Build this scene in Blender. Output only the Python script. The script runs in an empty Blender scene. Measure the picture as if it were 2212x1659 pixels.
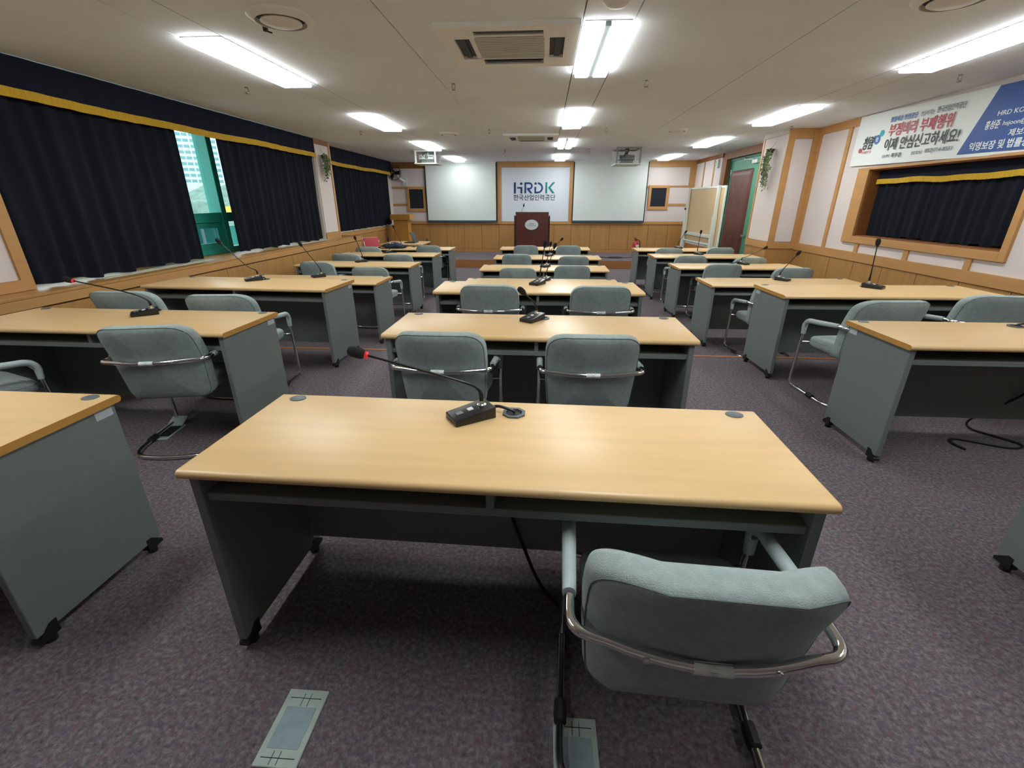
import bpy, bmesh, math, random
from mathutils import Vector, Matrix

scene = bpy.context.scene
C = scene.collection
R = math.radians
PI = math.pi
random.seed(7)

# ------------------------------------------------------------------ camera
CAM_H = 1.414
cam_data = bpy.data.cameras.new('camera')
cam_data.sensor_width = 36.0
cam_data.lens = 978.0 / 2212.0 * 36.0
cam_data.clip_start = 0.05
cam_data.clip_end = 2000.0
cam = bpy.data.objects.new('camera', cam_data)
C.objects.link(cam)
_p, _y, _r = R(21.93), R(-3.895), R(0.05)
fwd = Vector((math.sin(_y) * math.cos(_p), math.cos(_y) * math.cos(_p), -math.sin(_p)))
rgt = Vector((math.cos(_y), -math.sin(_y), 0))
dwn = fwd.cross(rgt)
rgt2 = math.cos(_r) * rgt + math.sin(_r) * dwn
dwn2 = -math.sin(_r) * rgt + math.cos(_r) * dwn
cam.matrix_world = Matrix(((rgt2.x, -dwn2.x, -fwd.x, 0), (rgt2.y, -dwn2.y, -fwd.y, 0),
                           (rgt2.z, -dwn2.z, -fwd.z, CAM_H), (0, 0, 0, 1)))
scene.camera = cam

# ------------------------------------------------------------------ world, exposure
world = bpy.data.worlds.new('overcast_sky')
scene.world = world
world.use_nodes = True
_bg = world.node_tree.nodes['Background']
_bg.inputs[0].default_value = (0.80, 0.92, 1.0, 1)
_bg.inputs[1].default_value = 3.0
scene.view_settings.view_transform = 'Standard'
scene.view_settings.look = 'None'
scene.view_settings.gamma = 1.0
scene.view_settings.use_curve_mapping = False
scene.view_settings.exposure = 0.35
DROP = 0.038        # how far light lenses are lowered so their glowing sides brighten the ceiling
LAMP = 17.0          # brightness of the ceiling light diffusers
ZC = 2.444          # ceiling height above the rear floor
LOW = -0.165        # floor of the front half of the room
STEP_Y = 4.36       # edge of the raised rear floor
STAGE_Y, STAGE_Z, FRONT_Y = 11.88, 0.032, 13.9


# ------------------------------------------------------------------ materials
def lin(c):
    return tuple((x / 12.92 if x <= 0.04045 else ((x + 0.055) / 1.055) ** 2.4) for x in c)


def hexc(h):
    return lin(tuple(int(h[i:i + 2], 16) / 255 for i in (0, 2, 4)))


MATS = {}


def mat(name, col, rough=0.6, metal=0.0, var=0.0, scale=(8, 8, 8), detail=3.0, bump=0.0, bscale=200.0,
        spec=0.5, col2=None, emit=None, estr=0.0, sheen=0.0):
    m = bpy.data.materials.new(name)
    m.use_nodes = True
    nt = m.node_tree
    b = nt.nodes['Principled BSDF']
    c = hexc(col) if isinstance(col, str) else col
    b.inputs['Base Color'].default_value = (*c, 1)
    b.inputs['Roughness'].default_value = rough
    b.inputs['Metallic'].default_value = metal
    b.inputs['Specular IOR Level'].default_value = spec
    if sheen:
        b.inputs['Sheen Weight'].default_value = sheen
    if emit:
        b.inputs['Emission Color'].default_value = (*emit, 1)
        b.inputs['Emission Strength'].default_value = estr
    tc = None
    if var or col2:
        tc = nt.nodes.new('ShaderNodeTexCoord')
        mp = nt.nodes.new('ShaderNodeMapping')
        mp.inputs['Scale'].default_value = scale
        nt.links.new(tc.outputs['Object'], mp.inputs['Vector'])
        no = nt.nodes.new('ShaderNodeTexNoise')
        no.inputs['Detail'].default_value = detail
        no.inputs['Scale'].default_value = 1.0
        nt.links.new(mp.outputs[0], no.inputs['Vector'])
        ra = nt.nodes.new('ShaderNodeValToRGB')
        ra.color_ramp.elements[0].position = 0.3
        ra.color_ramp.elements[1].position = 0.7
        if col2:
            c2 = hexc(col2)
        else:
            c2 = tuple(min(1, x * (1 + var)) for x in c)
            c = tuple(x * (1 - var) for x in c)
        ra.color_ramp.elements[0].color = (*c, 1)
        ra.color_ramp.elements[1].color = (*c2, 1)
        nt.links.new(no.outputs[0], ra.inputs[0])
        nt.links.new(ra.outputs[0], b.inputs['Base Color'])
    if bump:
        tc = tc or nt.nodes.new('ShaderNodeTexCoord')
        n2 = nt.nodes.new('ShaderNodeTexNoise')
        n2.inputs['Scale'].default_value = bscale
        n2.inputs['Detail'].default_value = 2
        nt.links.new(tc.outputs['Object'], n2.inputs['Vector'])
        bp = nt.nodes.new('ShaderNodeBump')
        bp.inputs['Strength'].default_value = bump
        bp.inputs['Distance'].default_value = 0.004
        nt.links.new(n2.outputs[0], bp.inputs['Height'])
        nt.links.new(bp.outputs[0], b.inputs['Normal'])
    MATS[name] = m
    return m


def carpet_mat(name, dark, mid, lite, red, blue):
    m = bpy.data.materials.new(name)
    m.use_nodes = True
    nt = m.node_tree
    N = nt.nodes
    b = N['Principled BSDF']
    b.inputs['Roughness'].default_value = 0.95
    b.inputs['Specular IOR Level'].default_value = 0.12
    tc = N.new('ShaderNodeTexCoord')

    def noise(scale, detail, rough, off):
        mp = N.new('ShaderNodeMapping')
        mp.inputs['Location'].default_value = (off, off * 1.7, off * .3)
        nt.links.new(tc.outputs['Object'], mp.inputs['Vector'])
        n = N.new('ShaderNodeTexNoise')
        n.inputs['Scale'].default_value = scale
        n.inputs['Detail'].default_value = detail
        n.inputs['Roughness'].default_value = rough
        nt.links.new(mp.outputs[0], n.inputs['Vector'])
        return n

    n1 = noise(62.0, 5, 0.7, 0.0)
    ra = N.new('ShaderNodeValToRGB')
    e = ra.color_ramp.elements
    e.new(0.5)
    for i, (p, c) in enumerate(((0.30, dark), (0.5, mid), (0.70, lite))):
        e[i].position = p
        e[i].color = (*hexc(c), 1)
    nt.links.new(n1.outputs[0], ra.inputs[0])
    last = ra.outputs[0]
    for col, off, sc in ((red, 7.3, 34.0), (blue, 13.1, 30.0)):
        n = noise(sc, 4, 0.65, off)
        rp_ = N.new('ShaderNodeValToRGB')
        rp_.color_ramp.elements[0].position = 0.55
        rp_.color_ramp.elements[0].color = (0, 0, 0, 1)
        rp_.color_ramp.elements[1].position = 0.72
        rp_.color_ramp.elements[1].color = (.75, .75, .75, 1)
        nt.links.new(n.outputs[0], rp_.inputs[0])
        mx = N.new('ShaderNodeMixRGB')
        mx.inputs[2].default_value = (*hexc(col), 1)
        nt.links.new(rp_.outputs[0], mx.inputs[0])
        nt.links.new(last, mx.inputs[1])
        last = mx.outputs[0]
    nt.links.new(last, b.inputs['Base Color'])
    n2 = noise(170, 2, 0.5, 3.0)
    bp = N.new('ShaderNodeBump')
    bp.inputs['Strength'].default_value = 0.5
    bp.inputs['Distance'].default_value = 0.006
    nt.links.new(n2.outputs[0], bp.inputs['Height'])
    nt.links.new(bp.outputs[0], b.inputs['Normal'])
    MATS[name] = m


def glass_mat(name, gloss=0.12, tint=(0.93, 0.98, 0.98)):
    m = bpy.data.materials.new(name)
    m.use_nodes = True
    nt = m.node_tree
    nt.nodes.remove(nt.nodes['Principled BSDF'])
    out = nt.nodes['Material Output']
    t = nt.nodes.new('ShaderNodeBsdfTransparent')
    t.inputs[0].default_value = (*tint, 1)
    g = nt.nodes.new('ShaderNodeBsdfGlossy')
    g.inputs['Roughness'].default_value = 0.05
    mx = nt.nodes.new('ShaderNodeMixShader')
    mx.inputs[0].default_value = gloss
    nt.links.new(t.outputs[0], mx.inputs[1])
    nt.links.new(g.outputs[0], mx.inputs[2])
    nt.links.new(mx.outputs[0], out.inputs[0])
    MATS[name] = m


carpet_mat('carpet', '474247', '6d656a', '8b8488', '75565c', '565669')
mat('ceiling_board', 'e8ecf1', 0.9, var=0.03, scale=(2, 2, 2))
mat('ceiling_gap', '5a5651', 0.9)
mat('seam_metal', 'd8d4cc', 0.5)
mat('plaster', 'd6cbc8', 0.9, var=0.03, scale=(60, 60, 60), bump=0.15, bscale=400)
mat('wall_paint', 'd2c8c2', 0.9)
mat('wood_trim', 'ba8a54', 0.45, var=0.07, scale=(1.5, 1.5, 14), detail=4)
mat('wood_trim_h', 'ba8a54', 0.45, var=0.07, scale=(14, 1.5, 14), detail=4)
mat('wood_panel', 'ae8049', 0.42, var=0.10, scale=(16, 16, 1.2), detail=4)
mat('wood_dark', '8a552c', 0.5, var=0.12, scale=(10, 10, 1.2))
mat('groove', '5a3415', 0.8)
mat('riser_wood', 'a0683a', 0.5, var=0.1, scale=(1.2, 10, 10))
mat('desk_top', 'dcb884', 0.36, var=0.045, scale=(1.6, 22, 22), detail=5, spec=0.5)
mat('desk_edge', 'c48f48', 0.35, var=0.05, scale=(2, 20, 20))
mat('desk_grey', '737a78', 0.55, var=0.03, scale=(60, 60, 60))
mat('rubber_black', '151617', 0.55)
mat('plastic_black', '1b1c1e', 0.35)
mat('plastic_grey', '6f7678', 0.5)
mat('grommet_grey', '5c646a', 0.45)
mat('label_grey', 'b4bdc2', 0.5)
mat('label_white', 'e4eaec', 0.5)
mat('chair_fabric', '97a5a4', 0.95, var=0.10, scale=(45, 45, 45), detail=4, bump=0.5, bscale=320, spec=0.2, sheen=0.15)
mat('chair_piping', '6a7472', 0.9)
mat('arm_pad', 'a9b7b8', 0.6)
mat('chrome', (0.78, 0.79, 0.80), 0.10, metal=1.0)
mat('mic_foam', '17181a', 0.95, bump=0.6, bscale=700)
mat('mic_red', 'c2202c', 0.4, emit=(0.8, 0.03, 0.05), estr=0.25)
mat('mic_neck', '26282a', 0.35, metal=0.5)
mat('button_white', 'dfe3e4', 0.4)
mat('curtain_navy', '151922', 0.95, var=0.10, scale=(30, 30, 3), spec=0.2)
mat('valance_navy', '191d2c', 0.95, var=0.08, scale=(40, 40, 40), spec=0.2)
mat('fringe_yellow', 'c39a1c', 0.8, var=0.15, scale=(6, 80, 6))
mat('window_teal', '1f8a78', 0.4)
mat('screen_white', 'd3dad6', 0.8)
mat('screen_black', '14171a', 0.7)
mat('screen_bar', '2d4a55', 0.4)
mat('sign_white', 'd3dae3', 0.6)
mat('logo_navy', '043266', 0.5)
mat('logo_teal', '008280', 0.5)
mat('logo_mid', '033c76', 0.5)
mat('text_grey', '27313a', 0.6)
mat('speaker_cloth', '1d222c', 0.95)
mat('mahogany', '5a2a22', 0.35, var=0.15, scale=(12, 12, 1.0), detail=4)
mat('mahogany_dark', '2c1a18', 0.4)
mat('maple', 'b98537', 0.45, var=0.06, scale=(14, 14, 1.2))
mat('emblem_white', 'd8dcde', 0.4)
mat('emblem_rim', '3f4a5c', 0.4)
mat('ac_white', 'eeeeea', 0.5)
mat('ac_dark', '3e4550', 0.7)
mat('ac_grille', 'c2c1bc', 0.7)
mat('vent_white', 'e4e2de', 0.6)
mat('sprinkler_metal', '8a8078', 0.4, metal=0.6)
mat('light_metal', 'd8dad8', 0.4)
mat('light_divider', '8f9598', 0.4)
mat('lamp_emit', 'ffffff', 0.5, emit=(0.94, 1.0, 0.99), estr=LAMP)
mat('projector_white', 'd5dbda', 0.45)
mat('projector_grey', '7b8080', 0.5)
mat('metal_white', 'e2e6e2', 0.4)
mat('door_green', '5fae8f', 0.5)
mat('door_frame_green', '3f7f6b', 0.5)
mat('leather_brown', '7a4c46', 0.42, bump=0.1, bscale=300)
mat('leather_dark', '3f2522', 0.6)
mat('steel', (0.72, 0.72, 0.72), 0.25, metal=1.0)
mat('exit_green', '2f9a72', 0.5, emit=(0.1, 0.5, 0.35), estr=0.15)
mat('sign_case', 'cfd3d0', 0.5)
mat('cork_tan', 'c9ae86', 0.85, var=0.05, scale=(90, 90, 90))
mat('frame_cream', 'd3d6cc', 0.5)
mat('leaf', '5a7148', 0.7, col2='93a078', scale=(30, 30, 30))
mat('pot_brown', '4a3f30', 0.9)
mat('ext_red', 'b0242a', 0.3)
mat('banner_white', 'dfe4e2', 0.5)
mat('banner_blue', '1f4a94', 0.5)
mat('banner_red', 'c2505c', 0.6)
mat('banner_text', '3c4246', 0.6)
mat('banner_grey', '7d8a94', 0.6)
mat('banner_sky', '3f6fae', 0.6)
mat('banner_cyan', '2aa5bb', 0.6)
mat('fabric_red', 'c05258', 0.9)
mat('bag_navy', '1f2a3e', 0.85, bump=0.3, bscale=60)
mat('paper', 'e6e9e6', 0.8)
mat('laptop_dark', '24272b', 0.4)
mat('box_sage', 'a9b8b0', 0.5, var=0.08, scale=(20, 20, 20))
mat('box_worn', '8ea2a8', 0.6, var=0.1, scale=(30, 30, 30))
mat('sill_stone', 'c3c4b2', 0.6)
mat('nosing', 'a8692f', 0.5)
mat('tower_wall', 'cfd3d2', 0.8)
mat('tower_window', '6f9a9c', 0.3)
mat('tree_grey', '6e8576', 0.95, var=0.3, scale=(0.4, 0.4, 0.4))
mat('yard_yellow', 'cfa93a', 0.7)
mat('ground_out', '8f9a94', 0.9)
mat('rail_teal', '3fae9d', 0.5)
glass_mat('pane_glass', 0.10)
glass_mat('pane_glass_dim', 0.10, (0.55, 0.62, 0.64))


# ------------------------------------------------------------------ mesh helpers
def NB():
    return bmesh.new()


def box(bm, x0, x1, y0, y1, z0, z1, bev=0.0, seg=2):
    g = bmesh.ops.create_cube(bm, size=1.0)
    vs = g['verts']
    for v in vs:
        v.co = Vector((x0 + (v.co.x + .5) * (x1 - x0), y0 + (v.co.y + .5) * (y1 - y0), z0 + (v.co.z + .5) * (z1 - z0)))
    if bev:
        es = list({e for v in vs for e in v.link_edges})
        bmesh.ops.bevel(bm, geom=es, offset=bev, segments=seg, affect='EDGES', profile=0.5)
    return bm


def bx(x0, x1, y0, y1, z0, z1, bev=0.0, seg=2):
    return box(NB(), min(x0, x1), max(x0, x1), min(y0, y1), max(y0, y1), min(z0, z1), max(z0, z1), bev, seg)


def cyl(bm, p0, p1, r0, r1=None, n=16):
    r1 = r0 if r1 is None else r1
    p0, p1 = Vector(p0), Vector(p1)
    d = (p1 - p0)
    q = d.to_track_quat('Z', 'Y').to_matrix()
    a = [bm.verts.new(p0 + q @ Vector((math.cos(2 * PI * i / n) * r0, math.sin(2 * PI * i / n) * r0, 0))) for i in range(n)]
    b = [bm.verts.new(p1 + q @ Vector((math.cos(2 * PI * i / n) * r1, math.sin(2 * PI * i / n) * r1, 0))) for i in range(n)]
    for i in range(n):
        bm.faces.new((a[i], a[(i + 1) % n], b[(i + 1) % n], b[i]))
    bm.faces.new(a[::-1])
    bm.faces.new(b)
    return bm


def lathe(bm, prof, center=(0, 0, 0), n=24, axis='Z'):
    cx = Vector(center)
    rings = []
    for r, h in prof:
        ring = []
        for i in range(n):
            a = 2 * PI * i / n
            p = Vector((r * math.cos(a), r * math.sin(a), h))
            if axis == 'Y':
                p = Vector((p.x, p.z, -p.y))
            elif axis == 'X':
                p = Vector((p.z, p.x, p.y))
            ring.append(bm.verts.new(cx + p))
        rings.append(ring)
    for A, B in zip(rings, rings[1:]):
        for i in range(n):
            bm.faces.new((A[i], A[(i + 1) % n], B[(i + 1) % n], B[i]))
    bm.faces.new(rings[0][::-1])
    bm.faces.new(rings[-1])
    return bm


def fillet(pts, rad, n=5, closed=False):
    pts = [Vector(p) for p in pts]
    out = []
    N = len(pts)
    for i, p in enumerate(pts):
        if not closed and i in (0, N - 1):
            out.append(p)
            continue
        a, b = pts[i - 1], pts[(i + 1) % N]
        da, db = (a - p), (b - p)
        r = rad[i] if isinstance(rad, (list, tuple)) else rad
        la = min(r, da.length * .49)
        lb = min(r, db.length * .49)
        pa, pb = p + da.normalized() * la, p + db.normalized() * lb
        for k in range(n + 1):
            t = k / n
            out.append(pa * (1 - t) ** 2 + p * 2 * t * (1 - t) + pb * t * t)
    return out


def tube(bm, pts, r, n=8, closed=False, cap=True):
    pts = [Vector(p) for p in pts]
    N = len(pts)
    rr = r if isinstance(r, (list, tuple)) else [r] * N
    tang = []
    for i in range(N):
        a = pts[i - 1] if (i > 0 or closed) else pts[i]
        b = pts[(i + 1) % N] if (i < N - 1 or closed) else pts[i]
        t = (b - a)
        tang.append(t.normalized() if t.length > 1e-9 else Vector((0, 0, 1)))
    up = Vector((0, 0, 1)) if abs(tang[0].z) < .9 else Vector((1, 0, 0))
    u = tang[0].cross(up).normalized()
    rings = []
    for i in range(N):
        if i > 0:
            q = tang[i - 1].rotation_difference(tang[i])
            u = q @ u
        w = tang[i].cross(u).normalized()
        rings.append([bm.verts.new(pts[i] + rr[i] * (math.cos(2 * PI * k / n) * u + math.sin(2 * PI * k / n) * w)) for k in range(n)])
    for i in range(N if closed else N - 1):
        A, B = rings[i], rings[(i + 1) % N]
        for k in range(n):
            bm.faces.new((A[k], A[(k + 1) % n], B[(k + 1) % n], B[k]))
    if cap and not closed:
        bm.faces.new(rings[0][::-1])
        bm.faces.new(rings[-1])
    return bm


def prism(bm, poly, h0, h1, plane='XY'):
    def P(a, b, h):
        return Vector((a, b, h)) if plane == 'XY' else (Vector((a, h, b)) if plane == 'XZ' else Vector((h, a, b)))
    A = [bm.verts.new(P(a, b, h0)) for a, b in poly]
    B = [bm.verts.new(P(a, b, h1)) for a, b in poly]
    n = len(poly)
    for i in range(n):
        bm.faces.new((A[i], A[(i + 1) % n], B[(i + 1) % n], B[i]))
    bm.faces.new(A[::-1])
    bm.faces.new(B)
    return bm


def rings_solid(bm, rings):
    vr = [[bm.verts.new(p) for p in r] for r in rings]
    n = len(vr[0])
    for A, B in zip(vr, vr[1:]):
        for i in range(n):
            bm.faces.new((A[i], A[(i + 1) % n], B[(i + 1) % n], B[i]))
    bm.faces.new(vr[0][::-1])
    bm.faces.new(vr[-1])
    return bm


def mesh(name, bm, m, smooth=None):
    bmesh.ops.recalc_face_normals(bm, faces=bm.faces)
    me = bpy.data.meshes.new(name)
    bm.to_mesh(me)
    bm.free()
    me.materials.append(MATS[m] if isinstance(m, str) else m)
    if smooth:
        for p in me.polygons:
            p.use_smooth = True
        me.set_sharp_from_angle(angle=R(smooth))
    return me


def obj(name, bm, m, parent=None, smooth=None):
    me = bm if isinstance(bm, bpy.types.Mesh) else mesh(name, bm, m, smooth)
    o = bpy.data.objects.new(name, me)
    C.objects.link(o)
    if parent is not None:
        o.parent = parent
    return o


def tag(o, label, cat, group=None):
    o['label'] = label
    o['category'] = cat
    if group:
        o['group'] = group
    return o


def thing(name, label, cat, loc=(0, 0, 0), rotz=0.0, group=None):
    o = bpy.data.objects.new(name, None)
    o.empty_display_size = 0.1
    C.objects.link(o)
    o.location = loc
    o.rotation_euler = (0, 0, rotz)
    return tag(o, label, cat, group)


def struct(name, bm, m, smooth=None):
    o = obj(name, bm, m, None, smooth)
    o['kind'] = 'structure'
    return o


def copy_tree(o, parent=None):
    c = o.copy()
    C.objects.link(c)
    c.parent = parent
    for ch in list(o.children):
        copy_tree(ch, c)
    return c


def text_mesh(body, size, extrude=0.001, shear=0.0, bold=0.0, align='CENTER', space=1.0):
    cu = bpy.data.curves.new('lettering', 'FONT')
    cu.body = body
    cu.size = size
    cu.extrude = extrude
    cu.shear = shear
    cu.offset = bold
    cu.align_x = align
    cu.align_y = 'CENTER'
    cu.space_character = space
    cu.resolution_u = 3
    o = bpy.data.objects.new('lettering', cu)
    C.objects.link(o)
    dg = bpy.context.evaluated_depsgraph_get()
    dg.update()
    me = bpy.data.meshes.new_from_object(o.evaluated_get(dg))
    bpy.data.objects.remove(o)
    bpy.data.curves.remove(cu)
    return me


def lettering(body, width, height, m, parent, matrix, shear=0.0, bold=0.0, space=1.0, name='lettering'):
    """flat printed words fitted into width x height, placed by a matrix (local x = reading direction, y = up)"""
    me = text_mesh(body, 1.0, 0.004, shear, bold, 'CENTER', space)
    xs = [v.co.x for v in me.vertices]
    ys = [v.co.y for v in me.vertices]
    if not xs:
        return None
    sx = width / (max(xs) - min(xs))
    sy = height / (max(ys) - min(ys)) if height else sx
    cx, cy = (max(xs) + min(xs)) / 2, (max(ys) + min(ys)) / 2
    for v in me.vertices:
        v.co = Vector(((v.co.x - cx) * sx, (v.co.y - cy) * sy, v.co.z * 0.25))
    me.materials.clear()
    me.materials.append(MATS[m])
    o = bpy.data.objects.new(name, me)
    C.objects.link(o)
    o.parent = parent
    o.matrix_local = matrix
    return o


def face_minus_y(x, y, z):      # print that faces the camera on the front wall
    return Matrix.Translation((x, y, z)) @ Matrix.Rotation(R(90), 4, 'X')


def face_minus_x(x, y, z):      # print on the right wall
    return Matrix.Translation((x, y, z)) @ Matrix.Rotation(R(-90), 4, 'Z') @ Matrix.Rotation(R(90), 4, 'X')


ORD = ['first', 'second', 'third', 'fourth', 'fifth', 'sixth', 'seventh', 'eighth']

# ================================================================== floor
BACK_Y = -3.3
fl = struct('floor', bx(-4.7, 4.5, BACK_Y, STEP_Y, -0.35, 0.0), 'carpet')
obj('lower_carpet', bx(-4.7, 4.5, STEP_Y, STAGE_Y, -0.35, LOW), 'carpet', fl)
obj('stage_carpet', bx(-4.7, 4.5, STAGE_Y + .02, FRONT_Y + .1, -0.35, STAGE_Z), 'carpet', fl)
obj('stage_riser', bx(-4.7, 4.5, STAGE_Y, STAGE_Y + .02, -0.30, STAGE_Z - .004), 'riser_wood', fl)
obj('step_nosing', bx(-4.4, 4.15, STEP_Y - .022, STEP_Y + .012, -0.03, 0.006, .003), 'nosing', fl)
obj('step_riser', bx(-4.4, 4.15, STEP_Y, STEP_Y + .01, LOW - .02, -0.03), 'riser_wood', fl)

# ================================================================== ceiling
ce = struct('ceiling', bx(-4.8, 4.7, BACK_Y - .1, FRONT_Y + .3, ZC + .03, ZC + .1), 'ceiling_gap')
xs = [-4.8, -3.90, -2.485, -2.185, -0.988, 0.205, 0.52, 1.705, 2.895, 3.20, 4.7]
for a, b in zip(xs, xs[1:]):
    obj('ceiling_panel', bx(a + .004, b - .004, BACK_Y - .1, FRONT_Y + .3, ZC, ZC + .03), 'ceiling_board', ce)
obj('seam_strip', bx(-0.995, -0.981, 5.3, 9.8, ZC - .002, ZC + .01), 'seam_metal', ce)
obj('seam_strip', bx(1.698, 1.712, 7.4, 10.0, ZC - .002, ZC + .01), 'seam_metal', ce)

# ceiling lights
SIDE = {'L': ('by the curtained windows', -2.335), 'C': ('above the middle column of desks', 0.362), 'R': ('by the door side', 3.047)}
LY = {'L': [(3.54, 4.83), (6.43, 7.70), (9.24, 10.55), (12.1, 13.5)],
      'C': [(3.43, 4.65), (6.27, 7.63), (9.08, 10.36), (11.8, 13.3)],
      'R': [(3.42, 4.69), (6.27, 7.57), (9.05, 10.36), (12.0, 13.4)]}


def ceiling_light(x, y0, y1, label, two):
    t = thing('ceiling_light', label, 'ceiling light', (x, (y0 + y1) / 2, ZC), 0, 'fluorescent ceiling lights')
    h = (y1 - y0) / 2
    w = .135
    bm = NB()
    for (a, b, c, d) in ((-w - .008, -w, -h, h), (w, w + .008, -h, h), (-w - .008, w + .008, -h - .008, -h), (-w - .008, w + .008, h, h + .008)):
        box(bm, a, b, c, d, -.006, 0.0)
    obj('housing', bm, 'light_metal', t)
    if two:
        obj('diffuser', bx(-w + .002, -.020, -h + .004, h - .004, -DROP, -.001, .006, 1), 'lamp_emit', t)
        obj('diffuser', bx(.020, w - .002, -h + .004, h - .004, -DROP, -.001, .006, 1), 'lamp_emit', t)
        obj('divider', bx(-.0195, .0195, -h, h, -DROP + .010, -.001), 'light_divider', t)
    else:
        obj('diffuser', bx(-w + .002, w - .002, -h + .004, h - .004, -DROP, -.001, .006, 1), 'lamp_emit', t)


for s, (ph, x) in SIDE.items():
    for i, (a, b) in enumerate(LY[s]):
        lab = '%s ceiling light from the camera in the row %s' % (ORD[i], ph)
        ceiling_light(x, a, b, lab, s == 'C' and i in (0, 2))

for s, (ph, x) in SIDE.items():
    ceiling_light(x, .62, 1.88, 'ceiling light overhead, out of the picture, in the row ' + ph, False)


# air conditioner cassettes
def ac_unit(x, y, label):
    t = thing('ceiling_air_conditioner', label, 'air conditioner', (x, y, ZC), 0, 'ceiling cassette air conditioners')
    w = .46
    bm = NB()
    # frame with four outlet slots left open
    outer = [(-w, -w), (w, -w), (w, w), (-w, w)]
    box(bm, -w, w, -w, -w + .09, -.028, 0)
    box(bm, -w, w, w - .09, w, -.028, 0)
    box(bm, -w, -w + .09, -w + .09, w - .09, -.028, 0)
    box(bm, w - .09, w, -w + .09, w - .09, -.028, 0)
    for sx in (-1, 1):
        for sy in (-1, 1):
            box(bm, sx * .30 - .072, sx * .30 + .072, sy * .30 - .072, sy * .30 + .072, -.028, 0)
    obj('panel_frame', bm, 'ac_white', t)
    bm = NB()
    box(bm, -.27, .27, -.27, .27, -.02, 0)
    obj('intake_panel', bm, 'ac_white', t)
    bm = NB()
    for k in range(14):
        yy = -.235 + k * .034
        box(bm, -.235, .235, yy, yy + .022, -.026, -.019)
    obj('intake_grille', bm, 'ac_grille', t)
    obj('slot_backing', bx(-w + .05, w - .05, -w + .05, w - .05, -.008, -.001), 'ac_dark', t)
    for k in range(4):
        bm = NB()
        box(bm, -.21, .21, -.345, -.305, -.022, -.014)
        bmesh.ops.rotate(bm, verts=bm.verts, cent=(0, 0, 0), matrix=Matrix.Rotation(k * PI / 2, 3, 'Z'))
        obj('louver', bm, 'ac_dark', t)


ac_unit(-.265, 3.85, 'large white ceiling air conditioner nearest the camera')
ac_unit(-.26, 8.83, 'white ceiling air conditioner farther off, beside the second double lamp')


def air_vent(x, y, r, label):
    t = thing('round_air_vent', label, 'air vent', (x, y, ZC), 0, 'round ceiling vents')
    bm = NB()
    lathe(bm, [(r, 0), (r, -.006), (r * .80, -.030), (r * .76, -.030), (r * .76, -.004)], n=32)
    obj('vent_ring', bm, 'vent_white', t, 40)
    bm = NB()
    lathe(bm, [(r * .60, -.022), (r * .62, -.030), (r * .5, -.040), (.01, -.042)], n=32)
    obj('vent_disc', bm, 'vent_white', t, 40)
    obj('vent_throat', lathe(NB(), [(r * .74, -.003), (r * .74, -.006)], n=24), 'ac_dark', t)
    obj('vent_stem', cyl(NB(), (0, 0, -.003), (0, 0, -.03), .02, n=8), 'vent_white', t)


air_vent(-1.61, 3.24, .19, 'big round ceiling vent at the top left, before the near window-side lamp')
air_vent(-1.58, 8.22, .16, 'small round ceiling vent far off, near the window-side projector')
air_vent(2.00, 8.07, .16, 'small round ceiling vent far off, near the door-side lamps')
air_vent(2.18, 3.19, .20, 'round ceiling vent cut off by the top edge, toward the right')
o = tag(obj('smoke_detector', lathe(NB(), [(.075, 0), (.075, -.02), (.05, -.045), (.01, -.05)], (.362, 3.08, ZC), 24), 'vent_white', None, 40),
        'round smoke detector at the top edge beside the near double lamp', 'detector')

k = 0
for j, yy in enumerate((4.95, 7.88, 10.8)):
    for i, xx in enumerate((-2.91, -.886, .90, 3.61)):
        t = thing('sprinkler', 'ceiling sprinkler, %s row from the camera, %s from the windows' % (ORD[j], ORD[i]), 'sprinkler', (xx, yy, ZC), 0, 'ceiling sprinklers')
        obj('escutcheon', lathe(NB(), [(.018, 0), (.016, -.006), (.01, -.008)], n=12), 'sprinkler_metal', t, 40)
        bm = NB()
        tube(bm, [(-.013, 0, -.008), (-.016, 0, -.03), (-.004, 0, -.05)], .0035, 6)
        tube(bm, [(.013, 0, -.008), (.016, 0, -.03), (.004, 0, -.05)], .0035, 6)
        obj('yoke', bm, 'sprinkler_metal', t)
        obj('deflector', cyl(NB(), (0, 0, -.05), (0, 0, -.054), .02, n=12), 'sprinkler_metal', t)
# keep one small camera-like stub near the big vent
t = thing('cable_stub', 'small dark cable stub hanging beside the big round vent', 'cable', (-1.78, 3.36, ZC), 0)
obj('stub_body', bx(-.012, .012, -.012, .012, -.035, 0, .003), 'plastic_black', t)
obj('stub_arm', cyl(NB(), (0, 0, -.03), (.03, .02, -.038), .005, n=8), 'plastic_black', t)

# ================================================================== front wall (with screens and logo)
FY = FRONT_Y
wf = struct('wall_front', bx(-4.6, 4.6, FY, FY + .15, -0.35, ZC + .06), 'wall_paint')


def fp(name, x0, x1, z0, z1, d, m, bev=0.0):
    return obj(name, bx(x0, x1, FY - d, FY + .005, z0, z1, bev), m, wf)


# wainscot boards
fp('wainscot_backing', -4.42, 4.1, STAGE_Z, .81, .006, 'groove')
x = -4.42
jj = [-4.42, -3.91, -3.385, -2.86, -2.34, -1.83, -1.32, -.80, -.27, .27, .77, 1.32, 1.87, 2.41, 2.96, 3.50, 4.08]
for a, b in zip(jj, jj[1:]):
    fp('wainscot_board', a + .004, b - .004, .125, .80, .018, 'wood_panel')
fp('baseboard', -4.42, 4.08, STAGE_Z, .12, .024, 'wood_panel')
fp('rail_strip', -4.42, 4.08, .808, .885, .035, 'wood_trim_h', .004)
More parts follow.
